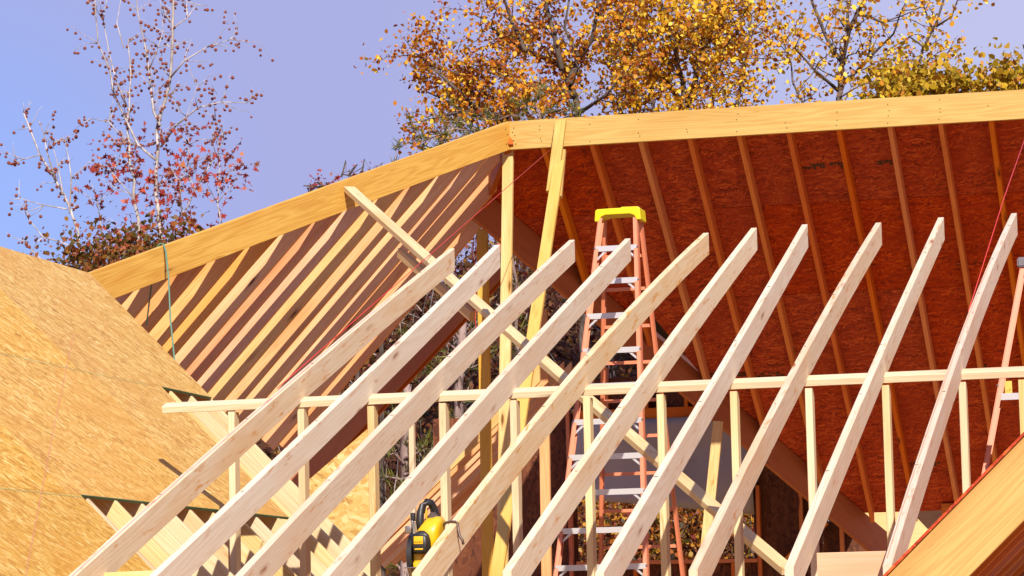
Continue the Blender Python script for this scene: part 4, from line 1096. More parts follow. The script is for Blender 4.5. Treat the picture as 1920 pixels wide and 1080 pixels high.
# ------------------------------------------------------------------ trees, shrubs and woodland
TREES = {"rust": [[[[-9.561, 46.0, 0.0], [-9.611, 46.0, 8.422], [-9.629, 46.123, 9.377], [-9.729, 46.365, 9.687], [-9.986, 46.66, 10.158], [-10.293, 47.102, 10.393], [-10.694, 47.342, 10.61], [-11.166, 47.765, 10.925]], 0.13, 0.03], [[[-9.653, 46.0, 9.624], [-9.855, 45.529, 9.679], [-10.169, 45.495, 9.717], [-10.591, 45.938, 9.913], [-10.865, 46.087, 10.198]], 0.06, 0.02], [[[-9.737, 46.0, 9.814], [-9.664, 46.401, 10.296], [-9.375, 46.014, 10.452], [-9.278, 45.983, 10.802], [-9.172, 45.73, 11.308]], 0.06, 0.02], [[[-9.845, 46.0, 10.037], [-9.948, 46.044, 10.535], [-10.033, 46.118, 11.04], [-9.994, 45.631, 11.507]], 0.05, 0.02], [[[-10.152, 46.0, 8.452], [-10.358, 45.717, 8.983], [-10.584, 45.496, 9.241], [-11.044, 45.913, 9.494], [-11.392, 46.178, 9.76], [-11.67, 45.838, 10.045], [-12.03, 46.135, 10.379]], 0.07, 0.02], [[[-10.701, 46.0, 9.326], [-11.021, 45.639, 9.37], [-11.416, 45.756, 9.436], [-11.69, 45.383, 9.314], [-11.87, 44.885, 9.185]], 0.04, 0.012], [[[-10.391, 46.0, 10.354], [-10.67, 46.371, 10.886], [-10.755, 46.081, 11.326], [-10.722, 45.796, 11.592]], 0.04, 0.015], [[[-11.065, 46.0, 9.509], [-11.461, 46.482, 10.058], [-11.716, 46.855, 10.384]], 0.04, 0.015], [[[-10.282, 46.0, 9.807], [-10.564, 45.789, 9.566], [-10.997, 46.251, 9.747], [-11.331, 46.29, 10.018]], 0.03, 0.015], [[[-9.581, 46.0, 10.221], [-9.809, 46.178, 10.712], [-9.651, 45.883, 11.21]], 0.03, 0.015], [[[-9.372, 46.0, 10.449], [-9.052, 46.441, 10.628], [-8.915, 46.632, 11.061]], 0.03, 0.015], [[[-11.065, 46.0, 9.509], [-11.55, 46.467, 9.653], [-11.938, 46.86, 9.862], [-12.094, 46.659, 9.947]], 0.03, 0.012], [[[-9.603, 46.0, 9.356], [-9.205, 45.861, 9.574], [-8.893, 45.527, 9.738]], 0.03, 0.015], [[[-10.754, 46.0, 10.58], [-10.83, 45.646, 10.682], [-10.849, 45.211, 10.524]], 0.03, 0.012]], "gold": [[[[-8.269, 48.0, 0.0], [-8.319, 48.0, 8.623], [-8.312, 47.801, 9.626], [-8.375, 47.904, 10.101], [-8.405, 47.408, 10.514], [-8.604, 47.586, 11.055], [-8.636, 47.424, 11.772]], 0.11, 0.03], [[[-8.347, 48.0, 9.659], [-8.086, 47.81, 10.316], [-7.995, 48.128, 11.031], [-7.925, 48.109, 11.859]], 0.06, 0.02], [[[-8.401, 48.0, 9.787], [-8.672, 47.816, 10.188], [-9.072, 47.797, 10.626], [-9.309, 48.002, 11.096], [-9.335, 47.559, 11.515]], 0.05, 0.02], [[[-8.345, 48.0, 9.7], [-7.948, 48.475, 10.421], [-7.483, 47.998, 10.807], [-7.34, 48.248, 11.344], [-7.21, 48.593, 11.906]], 0.05, 0.02], [[[-7.61, 48.0, 8.584], [-7.465, 47.518, 9.652], [-7.342, 47.806, 10.35], [-7.219, 47.672, 10.977]], 0.05, 0.015], [[[-9.333, 48.0, 8.68], [-9.359, 48.079, 9.858], [-9.081, 47.588, 10.341], [-9.022, 47.134, 10.752]], 0.05, 0.015], [[[-8.833, 48.0, 8.652], [-8.785, 47.681, 9.677], [-8.934, 48.136, 10.426], [-8.901, 47.833, 11.038]], 0.04, 0.015], [[[-8.118, 48.0, 10.35], [-8.314, 48.256, 10.909], [-8.41, 48.685, 11.67]], 0.03, 0.015], [[[-7.87, 48.0, 10.334], [-7.844, 48.442, 10.911], [-7.715, 48.286, 11.544]], 0.03, 0.015], [[[-8.005, 48.0, 8.606], [-7.905, 47.855, 9.733], [-7.724, 47.879, 10.387], [-7.579, 48.155, 11.175]], 0.04, 0.012], [[[-8.51, 48.0, 10.625], [-8.192, 47.608, 11.114], [-8.137, 47.856, 11.657]], 0.03, 0.012], [[[-9.083, 48.0, 8.666], [-9.068, 48.297, 9.749], [-9.58, 48.657, 10.641]], 0.03, 0.012]], "sparse": [[[[-5.883, 47.0, 0.0], [-5.933, 47.0, 8.353], [-5.804, 46.537, 9.433], [-5.762, 46.982, 10.025], [-5.648, 46.574, 10.427], [-5.445, 46.414, 10.703], [-5.208, 46.525, 11.107]], 0.09, 0.03], [[[-5.764, 47.0, 10.028], [-6.096, 47.418, 10.61], [-6.26, 47.258, 11.08], [-6.346, 47.682, 11.496]], 0.04, 0.015], [[[-5.7, 47.0, 10.507], [-5.741, 47.045, 11.327]], 0.03, 0.015], [[[-5.831, 47.0, 9.711], [-5.359, 46.812, 10.05], [-4.932, 46.629, 10.389], [-4.808, 46.307, 10.639]], 0.03, 0.01], [[[-5.858, 47.0, 9.632], [-6.126, 46.578, 9.899], [-6.383, 46.227, 10.174]], 0.03, 0.012], [[[-6.394, 47.0, 8.379], [-6.519, 47.189, 9.542], [-6.674, 47.686, 10.204], [-6.697, 47.347, 10.473]], 0.03, 0.01], [[[-5.555, 47.0, 10.78], [-5.152, 46.549, 10.549], [-4.887, 47.035, 10.701]], 0.03, 0.01]], "thin": [[[[-5.223, 52.0, 0.0], [-5.273, 52.0, 9.0], [-5.196, 52.034, 10.722], [-5.024, 51.939, 11.093], [-4.81, 51.677, 11.473], [-4.625, 51.771, 12.009]], 0.06, 0.02], [[[-5.03, 52.0, 11.104], [-5.318, 52.326, 11.359], [-5.45, 52.282, 11.226]], 0.02, 0.008], [[[-4.843, 52.0, 11.447], [-4.569, 51.922, 11.591], [-4.434, 51.477, 11.762]], 0.02, 0.008], [[[-5.193, 52.0, 10.716], [-5.033, 52.416, 10.999], [-4.73, 51.949, 10.855]], 0.02, 0.008], [[[-4.89, 52.0, 11.361], [-5.006, 51.994, 11.723], [-5.157, 52.332, 12.155]], 0.02, 0.01]], "gum": [[[[-15.388, 44.0, 0.0], [-15.438, 44.0, 6.828], [-15.416, 43.889, 7.486], [-15.501, 43.959, 7.922], [-15.542, 44.094, 8.571], [-15.49, 44.133, 9.206], [-15.494, 44.219, 9.418], [-15.323, 44.101, 9.904], [-15.277, 44.081, 10.375], [-15.166, 43.976, 11.063], [-15.171, 44.08, 11.562]], 0.06, 0.018], [[[-15.75, 44.0, 6.843], [-15.715, 43.877, 7.492], [-15.812, 43.849, 8.16], [-15.994, 44.148, 9.001], [-16.082, 44.36, 9.595], [-16.121, 44.645, 10.126], [-16.148, 44.617, 10.607]], 0.033, 0.0084], [[[-15.515, 44.0, 8.714], [-15.757, 43.993, 8.964], [-16.026, 44.131, 9.357], [-16.125, 44.118, 9.759], [-16.216, 43.993, 10.102], [-16.34, 43.935, 10.498], [-16.298, 43.723, 10.933], [-16.284, 43.649, 11.315]], 0.021, 0.006999999999999999], [[[-15.443, 44.0, 9.223], [-15.658, 44.293, 9.678], [-15.8, 44.569, 10.173], [-15.922, 44.645, 10.677], [-15.968, 44.645, 11.084], [-15.987, 44.548, 11.552]], 0.021, 0.0084], [[[-15.431, 44.0, 8.907], [-15.112, 43.753, 9.166], [-14.737, 43.617, 9.372], [-14.427, 43.786, 9.482], [-14.118, 44.007, 9.475]], 0.018, 0.0056], [[[-15.271, 44.0, 9.924], [-15.034, 43.917, 10.132], [-14.721, 44.088, 10.339], [-14.429, 44.253, 10.477]], 0.015, 0.0049], [[[-15.204, 44.0, 10.673], [-15.053, 44.117, 10.803], [-14.935, 44.215, 11.029]], 0.012, 0.0049], [[[-15.397, 44.0, 7.608], [-15.102, 44.156, 8.004], [-14.782, 44.074, 8.447], [-14.696, 44.197, 8.774], [-14.486, 44.065, 8.964]], 0.015, 0.0056], [[[-14.536, 44.0, 7.33], [-14.54, 43.991, 8.031], [-14.601, 44.153, 8.684], [-14.68, 44.268, 9.297]], 0.013199999999999998, 0.0042], [[[-15.951, 44.0, 9.53], [-16.092, 43.876, 9.915], [-16.27, 44.144, 10.37], [-16.356, 44.233, 10.873], [-16.336, 44.282, 11.363]], 0.013199999999999998, 0.0056], [[[-15.093, 44.0, 7.71], [-15.025, 43.707, 8.333], [-14.93, 43.735, 8.878], [-14.89, 43.586, 9.244], [-14.757, 43.689, 9.722]], 0.012, 0.0042], [[[-15.941, 44.0, 8.976], [-16.26, 43.978, 9.308], [-16.58, 44.168, 9.42]], 0.010799999999999999, 0.0042], [[[-15.992, 44.0, 10.407], [-16.103, 44.088, 10.829], [-16.114, 44.267, 11.264]], 0.0096, 0.0042], [[[-15.867, 44.0, 8.183], [-16.118, 43.909, 8.499], [-16.355, 43.995, 8.682]], 0.0096, 0.0042], [[[-16.246, 44.0, 7.337], [-16.418, 44.143, 7.915], [-16.636, 44.34, 8.468]], 0.012, 0.0042], [[[-15.598, 44.0, 10.064], [-15.398, 43.91, 10.352], [-15.424, 44.116, 10.868]], 0.0096, 0.0042]], "gum_small": [[[[-15.834, 42.0, 0.0], [-15.884, 42.0, 6.495], [-15.967, 42.111, 7.187], [-16.159, 42.167, 7.733], [-16.41, 42.31, 8.221], [-16.702, 42.447, 8.639], [-16.863, 42.453, 9.033], [-16.954, 42.462, 9.256]], 0.05, 0.01], [[[-16.29, 42.0, 8.172], [-16.357, 41.833, 8.569], [-16.547, 42.001, 9.06]], 0.012599999999999998, 0.0048000000000000004], [[[-16.188, 42.0, 7.978], [-16.349, 42.219, 8.434], [-16.422, 42.207, 8.741]], 0.0112, 0.0048000000000000004], [[[-16.095, 42.0, 7.708], [-16.08, 42.096, 8.212], [-16.229, 42.206, 8.768]], 0.012599999999999998, 0.0048000000000000004], [[[-16.126, 42.0, 7.77], [-16.577, 42.115, 7.862], [-16.806, 41.951, 7.952]], 0.0112, 0.0048000000000000004], [[[-15.941, 42.0, 7.173], [-16.55, 42.14, 7.447], [-16.804, 42.181, 7.693], [-16.9, 42.263, 7.898]], 0.012599999999999998, 0.0048000000000000004], [[[-16.526, 42.0, 8.565], [-16.751, 41.96, 8.496], [-16.911, 42.022, 8.552]], 0.0084, 0.004], [[[-16.245, 42.0, 6.812], [-16.631, 42.137, 7.148], [-16.816, 42.206, 7.355]], 0.0112, 0.0048000000000000004]], "bush_a": [[[-4.99, 50.0, 9.982], [0.75, 0.5, 0.42]], [[-5.449, 50.0, 10.053], [0.35, 0.4, 0.28]], [[-4.53, 50.0, 9.996], [0.38, 0.4, 0.25]]], "bush_b": [[[-3.615, 50.0, 10.024], [0.36, 0.4, 0.34]], [[-3.906, 50.0, 9.983], [0.3, 0.3, 0.14]], [[-3.287, 50.0, 9.945], [0.3, 0.3, 0.2]]], "shrub_left": [[[-14.184, 39.0, 6.397], [0.75, 0.6, 0.5]], [[-14.806, 39.0, 6.392], [0.5, 0.5, 0.35]], [[-13.71, 39.0, 6.512], [0.5, 0.5, 0.38]], [[-14.695, 40.0, 6.741], [0.4, 0.4, 0.3]], [[-13.454, 39.0, 6.707], [0.3, 0.3, 0.22]]], "shrub_window": [[[-7.172, 39.0, 2.815], [1.3, 0.8, 0.62]], [[-7.974, 39.0, 2.905], [0.8, 0.7, 0.6]], [[-6.309, 39.0, 2.79], [0.8, 0.7, 0.6]], [[-7.096, 40.5, 3.056], [1.2, 0.6, 0.7]], [[-8.234, 41.0, 3.245], [0.9, 0.6, 0.5]]], "red_twig": [[[-11.984, 41.0, 7.777], [0.2, 0.1, 0.04]], [[-11.722, 41.0, 7.893], [0.08, 0.08, 0.03]], [[-12.209, 41.0, 7.761], [0.1, 0.08, 0.03]], [[-11.387, 41.0, 7.924], [0.05, 0.05, 0.05]]], "pine_a": [[[[-9.901, 43.0, 0.0], [-9.951, 43.0, 7.806], [-10.122, 43.132, 8.36], [-10.315, 42.849, 8.63], [-10.683, 42.645, 8.681], [-11.059, 42.609, 8.548]], 0.06, 0.01], [[[-10.389, 43.0, 8.672], [-10.638, 43.09, 8.874], [-10.788, 42.921, 8.834]], 0.02, 0.006], [[[-10.351, 43.0, 8.655], [-10.88, 43.112, 8.612], [-11.286, 43.19, 8.7]], 0.02, 0.006], [[[-9.452, 43.0, 8.003], [-9.471, 42.725, 8.748], [-9.536, 42.708, 9.01]], 0.03, 0.01], [[[-9.53, 43.0, 8.869], [-9.242, 42.836, 8.901], [-8.981, 42.568, 8.895]], 0.02, 0.006], [[[-9.581, 43.0, 8.947], [-9.681, 42.78, 8.993]], 0.015, 0.006], [[[-10.084, 43.0, 8.639], [-10.13, 42.89, 8.813], [-9.856, 42.699, 8.842]], 0.02, 0.006]], "pine_tip": [[[[-11.015, 41.0, 0.0], [-11.065, 41.0, 7.748], [-11.065, 40.988, 7.962], [-11.055, 40.969, 8.183]], 0.012, 0.004]], "pine_gap": [[[[-10.249, 41.0, 0.0], [-10.299, 41.0, 4.435], [-10.285, 40.993, 4.998], [-10.237, 40.969, 5.561], [-10.201, 40.991, 6.129]], 0.085, 0.06], [[[-10.245, 41.0, 5.564], [-10.083, 41.036, 5.737], [-9.91, 40.931, 5.826]], 0.02, 0.006], [[[-10.267, 41.0, 5.21], [-10.126, 41.161, 5.217], [-9.93, 40.962, 5.264]], 0.02, 0.006], [[[-10.248, 41.0, 5.422], [-10.432, 40.962, 5.569], [-10.52, 40.874, 5.494]], 0.02, 0.006], [[[-10.272, 41.0, 4.998], [-10.48, 40.964, 5.04], [-10.656, 40.81, 5.141]], 0.02, 0.006]], "pine_low": [[[[-10.743, 40.0, 0.0], [-10.793, 40.0, 3.017], [-10.796, 40.066, 3.776], [-10.755, 40.041, 4.395], [-10.683, 39.948, 4.939]], 0.075, 0.05], [[[-10.768, 40.0, 3.91], [-10.906, 40.045, 4.055], [-10.969, 39.883, 4.015]], 0.02, 0.006], [[[-10.767, 40.0, 3.979], [-10.542, 40.018, 4.075], [-10.417, 39.954, 4.102]], 0.02, 0.006], [[[-10.772, 40.0, 3.703], [-10.944, 40.032, 3.745], [-11.137, 40.216, 3.795]], 0.02, 0.006], [[[-10.771, 40.0, 3.772], [-10.611, 40.127, 3.842], [-10.496, 40.095, 3.802]], 0.02, 0.006]]}
M['leaf_rust'] = leafmat("rust_leaves", [(0.0, (0.26, 0.05, 0.008)), (0.3, (0.52, 0.15, 0.012)), (0.6, (0.75, 0.30, 0.015)), (0.85, (0.90, 0.52, 0.03)), (1.0, (0.98, 0.72, 0.07))])
M['leaf_gold'] = leafmat("gold_leaves", [(0.0, (0.34, 0.09, 0.01)), (0.25, (0.65, 0.26, 0.015)), (0.55, (0.88, 0.48, 0.02)), (0.85, (0.96, 0.66, 0.04)), (1.0, (0.98, 0.80, 0.12))])
M['leaf_bush'] = leafmat("olive_gold_leaves", [(0.0, (0.24, 0.18, 0.01)), (0.4, (0.58, 0.38, 0.015)), (0.75, (0.65, 0.42, 0.03)), (1.0, (0.50, 0.16, 0.02))])
M['leaf_red'] = leafmat("red_star_leaves", [(0.0, (0.20, 0.02, 0.015)), (0.5, (0.48, 0.06, 0.04)), (0.85, (0.62, 0.14, 0.08)), (1.0, (0.70, 0.28, 0.10))])
M['leaf_under'] = leafmat("undergrowth_leaves", [(0.0, (0.04, 0.012, 0.01)), (0.35, (0.12, 0.025, 0.015)), (0.6, (0.07, 0.06, 0.015)), (0.82, (0.20, 0.06, 0.015)), (0.94, (0.34, 0.18, 0.03)), (1.0, (0.30, 0.05, 0.05))])
M['leaf_shrub'] = leafmat("dark_shrub_leaves", [(0.0, (0.06, 0.05, 0.01)), (0.4, (0.16, 0.11, 0.015)), (0.65, (0.30, 0.06, 0.02)), (0.85, (0.40, 0.20, 0.03)), (1.0, (0.45, 0.07, 0.04))])
M['leaf_window'] = leafmat("orange_shrub_leaves", [(0.0, (0.05, 0.04, 0.012)), (0.3, (0.22, 0.05, 0.015)), (0.55, (0.45, 0.14, 0.015)), (0.78, (0.70, 0.36, 0.03)), (0.9, (0.10, 0.10, 0.02)), (1.0, (0.45, 0.08, 0.07))])
M['needle'] = leafmat("pine_needles", [(0.0, (0.04, 0.055, 0.008)), (0.6, (0.11, 0.13, 0.018)), (1.0, (0.26, 0.20, 0.03))], transl=0.15)
M['ball'] = plain("seed_ball", (0.26, 0.06, 0.03), 0.8, nscale=60)
M['bark_grey'] = barkmat("pale_grey_bark", (0.22, 0.19, 0.18), (0.46, 0.42, 0.41))
M['bark_brush'] = barkmat('grey_brushwood', (0.10, 0.08, 0.07), (0.34, 0.30, 0.28))
M['bark_dark'] = barkmat("dark_bark", (0.05, 0.035, 0.03), (0.13, 0.10, 0.08))
M['bark_pine'] = barkmat("pine_bark", (0.10, 0.06, 0.05), (0.30, 0.22, 0.20))

LEAF = {'diamond': [(0, 0), (.32, .34), (.72, .30), (1, 0), (.72, -.30), (.32, -.34)],
        'star': [(0, 0), (.25, .13), (.18, .52), (.47, .22), (.62, .46), (.62, .14), (1, 0), (.62, -.14), (.62, -.46), (.47, -.22), (.18, -.52), (.25, -.13)],
        'needle': [(0, -.06), (1, 0), (0, .06)],
        'blade': [(0, 0), (.45, .30), (1, 0), (.45, -.30)]}

def leaf_mesh(name, pos, size, shape, seed, droop=0.4, dirs=None, dirmix=0.0):
    r = np.random.default_rng(seed)
    n = len(pos)
    pos = np.asarray(pos, float)
    out = LEAF[shape]; k = len(out)
    a = r.normal(size=(n, 3)); a[:, 2] -= droop
    if dirs is not None:
        a = a * (1 - dirmix) + np.asarray(dirs) * dirmix * 1.7
    a /= np.linalg.norm(a, axis=1)[:, None]
    b = np.cross(a, r.normal(size=(n, 3))); b /= np.linalg.norm(b, axis=1)[:, None]
    c = np.cross(a, b)
    s = size * r.uniform(0.45, 1.45, n)[:, None]
    vs = np.empty((n, k, 3))
    for i, (u, v) in enumerate(out):
        fold = abs(v) * 0.5
        vs[:, i] = pos + s * (a * u + b * v + c * fold)
    me = bpy.data.meshes.new(name)
    me.vertices.add(n * k); me.vertices.foreach_set("co", vs.ravel())
    me.loops.add(n * k); me.loops.foreach_set("vertex_index", np.arange(n * k))
    me.polygons.add(n); me.polygons.foreach_set("loop_start", np.arange(0, n * k, k)); me.polygons.foreach_set("loop_total", np.full(n, k))
    me.update(calc_edges=True)
    return me

ICO = None
def ball_mesh(name, pos, rad, seed):
    global ICO
    if ICO is None:
        bm = bmesh.new(); bmesh.ops.create_icosphere(bm, subdivisions=1, radius=1.0)
        ICO = (np.array([v.co[:] for v in bm.verts]), [[v.index for v in f.verts] for f in bm.faces]); bm.free()
    r = random.Random(seed)
    vs, fs = [], []
    for p in pos:
        q = rad * r.uniform(0.7, 1.15); o = len(vs)
        vs += [tuple(v) for v in ICO[0] * q + np.asarray(p)]
        fs += [tuple(i + o for i in f) for f in ICO[1]]
    me = bpy.data.meshes.new(name); me.from_pydata(vs, [], fs)
    return me

def resample(pts, step, r, jit):
    out = [Vector(pts[0])]
    for a, b in zip(pts[:-1], pts[1:]):
        a, b = Vector(a), Vector(b)
        n = max(1, int((b - a).length / step))
        for k in range(1, n + 1):
            p = a.lerp(b, k / n)
            if not (k == n and b == Vector(pts[-1])):
                p += Vector((r.gauss(0, jit), r.gauss(0, jit), r.gauss(0, jit * .5)))
            out.append(p)
    return out

def twig(mb, tips, p, d, L, rad, r, lvl, P):
    n = max(3, int(L / P['seg']))
    pts = [p]; q = p.copy(); dd = d.normalized()
    for k in range(n):
        dd = (dd + Vector((r.gauss(0, 1), r.gauss(0, 1), r.gauss(0, 1))) * P['wig'] + Vector((0, 0, P['up']))).normalized()
        q = q + dd * (L / n)
        pts.append(q.copy())
    mb.tube(pts, [rad * (1 - 0.75 * k / n) for k in range(n + 1)], 4 if lvl else 5)
    for k in range(1, n + 1):
        tips.append((pts[k], (pts[k] - pts[k - 1]).normalized(), lvl, k / n))
        if lvl < P['lv'] and r.random() < P['br']:
            side = Vector((r.gauss(0, 1), r.gauss(0, 1), r.gauss(0, 1)))
            side = (side - side.dot(dd) * dd).normalized()
            twig(mb, tips, pts[k], (dd * 0.55 + side * 0.8), L * r.uniform(0.4, 0.7), rad * 0.55, r, lvl + 1, P)

def grow_tree(name, label, limbs, P, bark, seed, group=None):
    r = random.Random(seed)
    root = empty(name, limbs[0][0][0], label, "tree", group)
    mb, mbr = MB(), MB(); tips = []
    for li, (pts, r0, r1) in enumerate(limbs):
        rs = resample(pts, P['step'], r, P['jit'])
        n = len(rs) - 1
        tgt = mb if li == 0 else mbr
        tgt.tube(rs, [r0 + (r1 - r0) * k / n for k in range(n + 1)], 8 if li == 0 else 6)
        for k in range(1, n + 1):
            if rs[k].z < P['zmin']: continue
            for _ in range(P['per'] if r.random() < P['dens'] else 0):
                d = (rs[k] - rs[k - 1]).normalized()
                side = Vector((r.gauss(0, 1), r.gauss(0, .8), r.gauss(0, 1)))
                side = (side - side.dot(d) * d).normalized()
                twig(mbr, tips, rs[k].copy(), d * 0.6 + side * 0.8, P['len'] * r.uniform(0.45, 1.0) * (1 - 0.35 * k / n), max(r1 * 0.55, P['tr']), r, 0, P)
            tips.append((rs[k], Vector((0, 0, 1)), 0, 1.0))
    mb.build("trunk", bark, root, smooth=True)
    mbr.build("branches", bark, root, smooth=True)
    return root, tips, r

def tips_leaves(tips, r, per, spread, keep=lambda t: True, minlvl=0):
    out = []
    for t in tips:
        if t[2] < minlvl or not keep(t): continue
        for _ in range(per if per >= 1 else (1 if r.random() < per else 0)):
            out.append((t[0].x + r.gauss(0, spread), t[0].y + r.gauss(0, spread), t[0].z + r.gauss(0, spread)))
    return out

# autumn trees beyond the ridge
PA = dict(step=0.30, jit=0.03, zmin=6.8, per=2, dens=0.95, len=1.45, tr=0.010, seg=0.15, wig=0.22, up=0.05, lv=1, br=0.38)
AUT = [("rust", "autumn_tree", "rust-orange tree behind the corner of hip and ridge, its limbs reaching far left", 'leaf_rust', 11, 0.066, 0.78),
       ("gold", "autumn_tree", "gold and orange many-stemmed tree behind the middle of the ridge beam", 'leaf_gold', 8, 0.070, 0.9),
       ("sparse", "autumn_tree", "thinner yellow-leaved tree with one dark trunk, second from the right", 'leaf_gold', 4, 0.072, 0.8),
       ("thin", "autumn_tree", "slim sparse tree rising behind the yellow-olive bush, farthest right", 'leaf_gold', 4, 0.07, 0.6)]
for k, (key, nm, lab, lm, per, size, mul) in enumerate(AUT):
    P = dict(PA); P['len'] *= mul
    root, tips, r = grow_tree(nm, lab, TREES[key], P, M['bark_dark'], 40 + k, "autumn trees behind the ridge")
    pos = tips_leaves(tips, r, per, 0.10)
    link("foliage", leaf_mesh("foliage", pos, size, 'diamond', 90 + k), M[lm], root)

# sweetgums on the left: seed balls above, red star leaves below
PG = dict(step=0.26, jit=0.025, zmin=6.4, per=2, dens=0.8, len=0.72, tr=0.0075, seg=0.12, wig=0.20, up=0.10, lv=1, br=0.22)
root, tips, r = grow_tree("sweetgum_tree", "tall nearly bare grey tree at left with dark seed balls and red lower leaves", TREES['gum'], PG, M['bark_grey'], 61, "bare sweetgum trees on the left")
balls = [t[0] + Vector((r.gauss(0, .03), r.gauss(0, .03), -0.06)) for t in tips if t[0].z > 7.7 + r.random() and t[3] > 0.25 and r.random() < 0.9]
link("seed_balls", ball_mesh("seed_balls", balls, 0.026, 5), M['ball'], root)['kind'] = 'stuff'
pos = [(t[0].x + r.gauss(0, .16), t[0].y + r.gauss(0, .16), t[0].z + r.gauss(0, .16)) for t in tips if t[0].z < 9.3 and r.random() < 0.75 * min(1, (9.3 - t[0].z) / 1.3) for _ in range(5)]
link("foliage", leaf_mesh("foliage", pos, 0.10, 'star', 8, droop=0.8), M['leaf_red'], root)
PG2 = dict(PG); PG2.update(zmin=6.0, len=0.58, dens=0.8)
root, tips, r = grow_tree("sweetgum_tree", "smaller bare tree with seed balls at the far left, leaning left", TREES['gum_small'], PG2, M['bark_grey'], 62, "bare sweetgum trees on the left")
balls = [t[0] + Vector((r.gauss(0, .03), r.gauss(0, .03), -0.05)) for t in tips if t[3] > 0.3 and r.random() < 0.55]
link("seed_balls", ball_mesh("seed_balls", balls, 0.026, 6), M['ball'], root)['kind'] = 'stuff'
pos = [(t[0].x + r.gauss(0, .07), t[0].y + r.gauss(0, .07), t[0].z + r.gauss(0, .07)) for t in tips if t[0].z < 7.0 and r.random() < 0.45]
link("foliage", leaf_mesh("foliage", pos, 0.10, 'star', 9, droop=0.8), M['leaf_red'], root)

# bushes: a few stems and leaves packed in lumpy clouds
def bush(name, label, lobes, n, size, mat, seed, cat="shrub", group=None, shape='diamond'):
    r = random.Random(seed)
    base = Vector(lobes[0][0])
    root = empty(name, (base.x, base.y, max(0, hill_z(base.x, base.y))), label, cat, group)
    mb = MB(); pos = []
    tot = sum(a[0] * a[2] for _, a in lobes)
    for c, a in lobes:
        c = Vector(c)
        m = int(n * a[0] * a[2] / tot)
        cl = []
        for _ in range(max(5, m // 60)):
            d = Vector((r.gauss(0, 1), r.gauss(0, 1), r.gauss(0, 1))).normalized() * r.uniform(0.45, 1.0) ** 0.6
            e = Vector((c.x + d.x * a[0], c.y + d.y * a[1], c.z + d.z * a[2])); cl.append(e)
            g = Vector((c.x + d.x * .2, c.y, c.z - a[2] * 1.1))
            mid = g.lerp(e, .5) + Vector((r.gauss(0, .1), r.gauss(0, .1), r.gauss(0, .1)))
            mb.tube([g, mid, e], [0.016, 0.011, 0.004], 4)
        for _ in range(m):
            e = r.choice(cl); s = min(0.16 + 0.14 * min(a), 1.2 * min(a) + 0.03)
            pos.append((e.x + r.gauss(0, s), e.y + r.gauss(0, s), e.z + r.gauss(0, s)))
        mb.tube([(c.x, c.y, max(0, hill_z(c.x, c.y)) - 0.1), (c.x + .1, c.y, c.z - a[2] * .4)], [0.05, 0.02], 6)
    mb.build("stems", M['bark_dark'], root)
    link("foliage", leaf_mesh("foliage", pos, size, shape, seed), mat, root)
    return root
bush("autumn_shrub", "dense olive and gold bush top showing over the right part of the ridge beam", TREES['bush_a'], 2600, 0.11, M['leaf_bush'], 71, group="bushes behind the ridge")
bush("autumn_shrub", "round olive-gold bush top at the right end of the ridge beam", TREES['bush_b'], 1100, 0.11, M['leaf_bush'], 72, group="bushes behind the ridge")
bush("dark_shrub", "dark olive and red thicket at the foot of the bare trees on the left", TREES['shrub_left'], 6500, 0.065, M['leaf_shrub'], 73)
bush("orange_shrub", "bright orange and yellow shrub seen through the window hole behind the ladder", TREES['shrub_window'], 11000, 0.065, M['leaf_window'], 74)
bush("red_twig", "small cluster of dark red leaves peeping over the hip beam", TREES['red_twig'], 110, 0.06, M['leaf_red'], 75, cat="twig", shape='star')

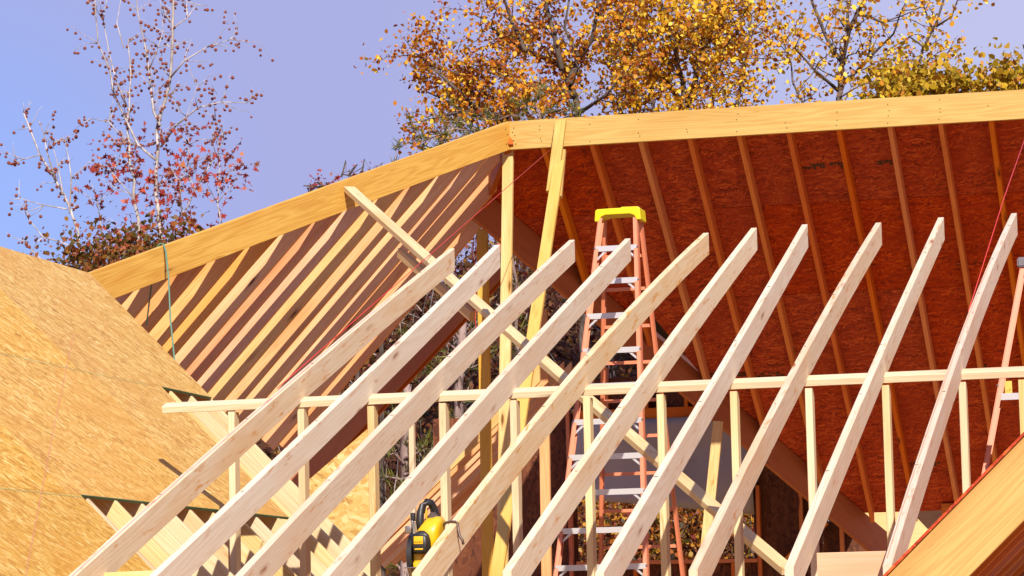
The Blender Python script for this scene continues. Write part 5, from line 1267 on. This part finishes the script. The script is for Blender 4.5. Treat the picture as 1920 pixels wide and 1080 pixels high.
# pines: whorls of needles along drooping boughs
def pine(name, label, limbs, seed, dens=1.0, nl=0.13, trunk=0.10, bark='bark_pine', group=None, bl=0.5):
    P = dict(step=0.25, jit=0.02, zmin=2.2, per=2, dens=dens, len=bl, tr=0.008, seg=0.09, wig=0.16, up=0.12, lv=0, br=0.0)
    root, tips, r = grow_tree(name, label, limbs, P, M[bark], seed, group)
    pos, dirs = [], []
    for t in tips:
        if t[2] == 0 and t[0].z > 2.3 and t[3] > 0.25:
            for _ in range(9):
                pos.append((t[0].x + r.gauss(0, .02), t[0].y + r.gauss(0, .02), t[0].z + r.gauss(0, .02)))
                dirs.append(t[1][:])
    link("foliage", leaf_mesh("foliage", pos, nl, 'needle', seed, droop=-0.2, dirs=dirs, dirmix=0.45), M['needle'], root)
pine("pine_tree", "dark green pine boughs just above the hip beam under the rust tree", TREES['pine_a'], 81, group="pines behind the frame")
pine("pine_tree", "tiny green conifer tip poking over the middle of the hip beam", TREES['pine_tip'], 82, dens=1.0, nl=0.10, bl=0.10, group="pines behind the frame")
pine("pine_tree", "green pine seen through the gap left of the yellow back post", TREES['pine_gap'], 83, group="pines behind the frame")
pine("pine_tree", "green pine seen low between the knee wall studs left of the thin post", TREES['pine_low'], 84, group="pines behind the frame")

# woodland floor growth on the hill: a mass nobody could count
r = random.Random(99)
pos = []
for _ in range(90000):
    y = 39 + 33 * r.random(); x = -5.0 - 0.36 * (y - 20) + (r.random() * 1.0 - 0.62) * (10 + 0.12 * y) + 3.0
    pos.append((x, y, hill_z(x, y) + min(1.5, abs(r.gauss(0, 0.6))) * (1.0 + 0.4 * math.sin(x * 1.3 + y))))
ug = link("undergrowth", leaf_mesh("undergrowth", pos, 0.115, 'blade', 12), M['leaf_under'])
tag(ug, kind='stuff')
mb = MB()
for _ in range(420):
    y = 39 + 26 * r.random(); x = -5.0 - 0.36 * (y - 20) + (r.random() - 0.62) * (10 + 0.12 * y) + 3.0
    p = Vector((x, y, hill_z(x, y))); d = Vector((r.gauss(0, .5), r.gauss(0, .3), 1)).normalized()
    pts = [p]
    for k in range(5):
        d = (d + Vector((r.gauss(0, .35), r.gauss(0, .2), r.gauss(0, .2)))).normalized()
        pts.append(pts[-1] + d * r.uniform(.25, .6))
    w = r.uniform(.008, .022)
    mb.tube(pts, [w * (1 - .14 * k) for k in range(6)], 4)
tw = mb.build("brushwood", M['bark_brush'])
tag(tw, kind='stuff')
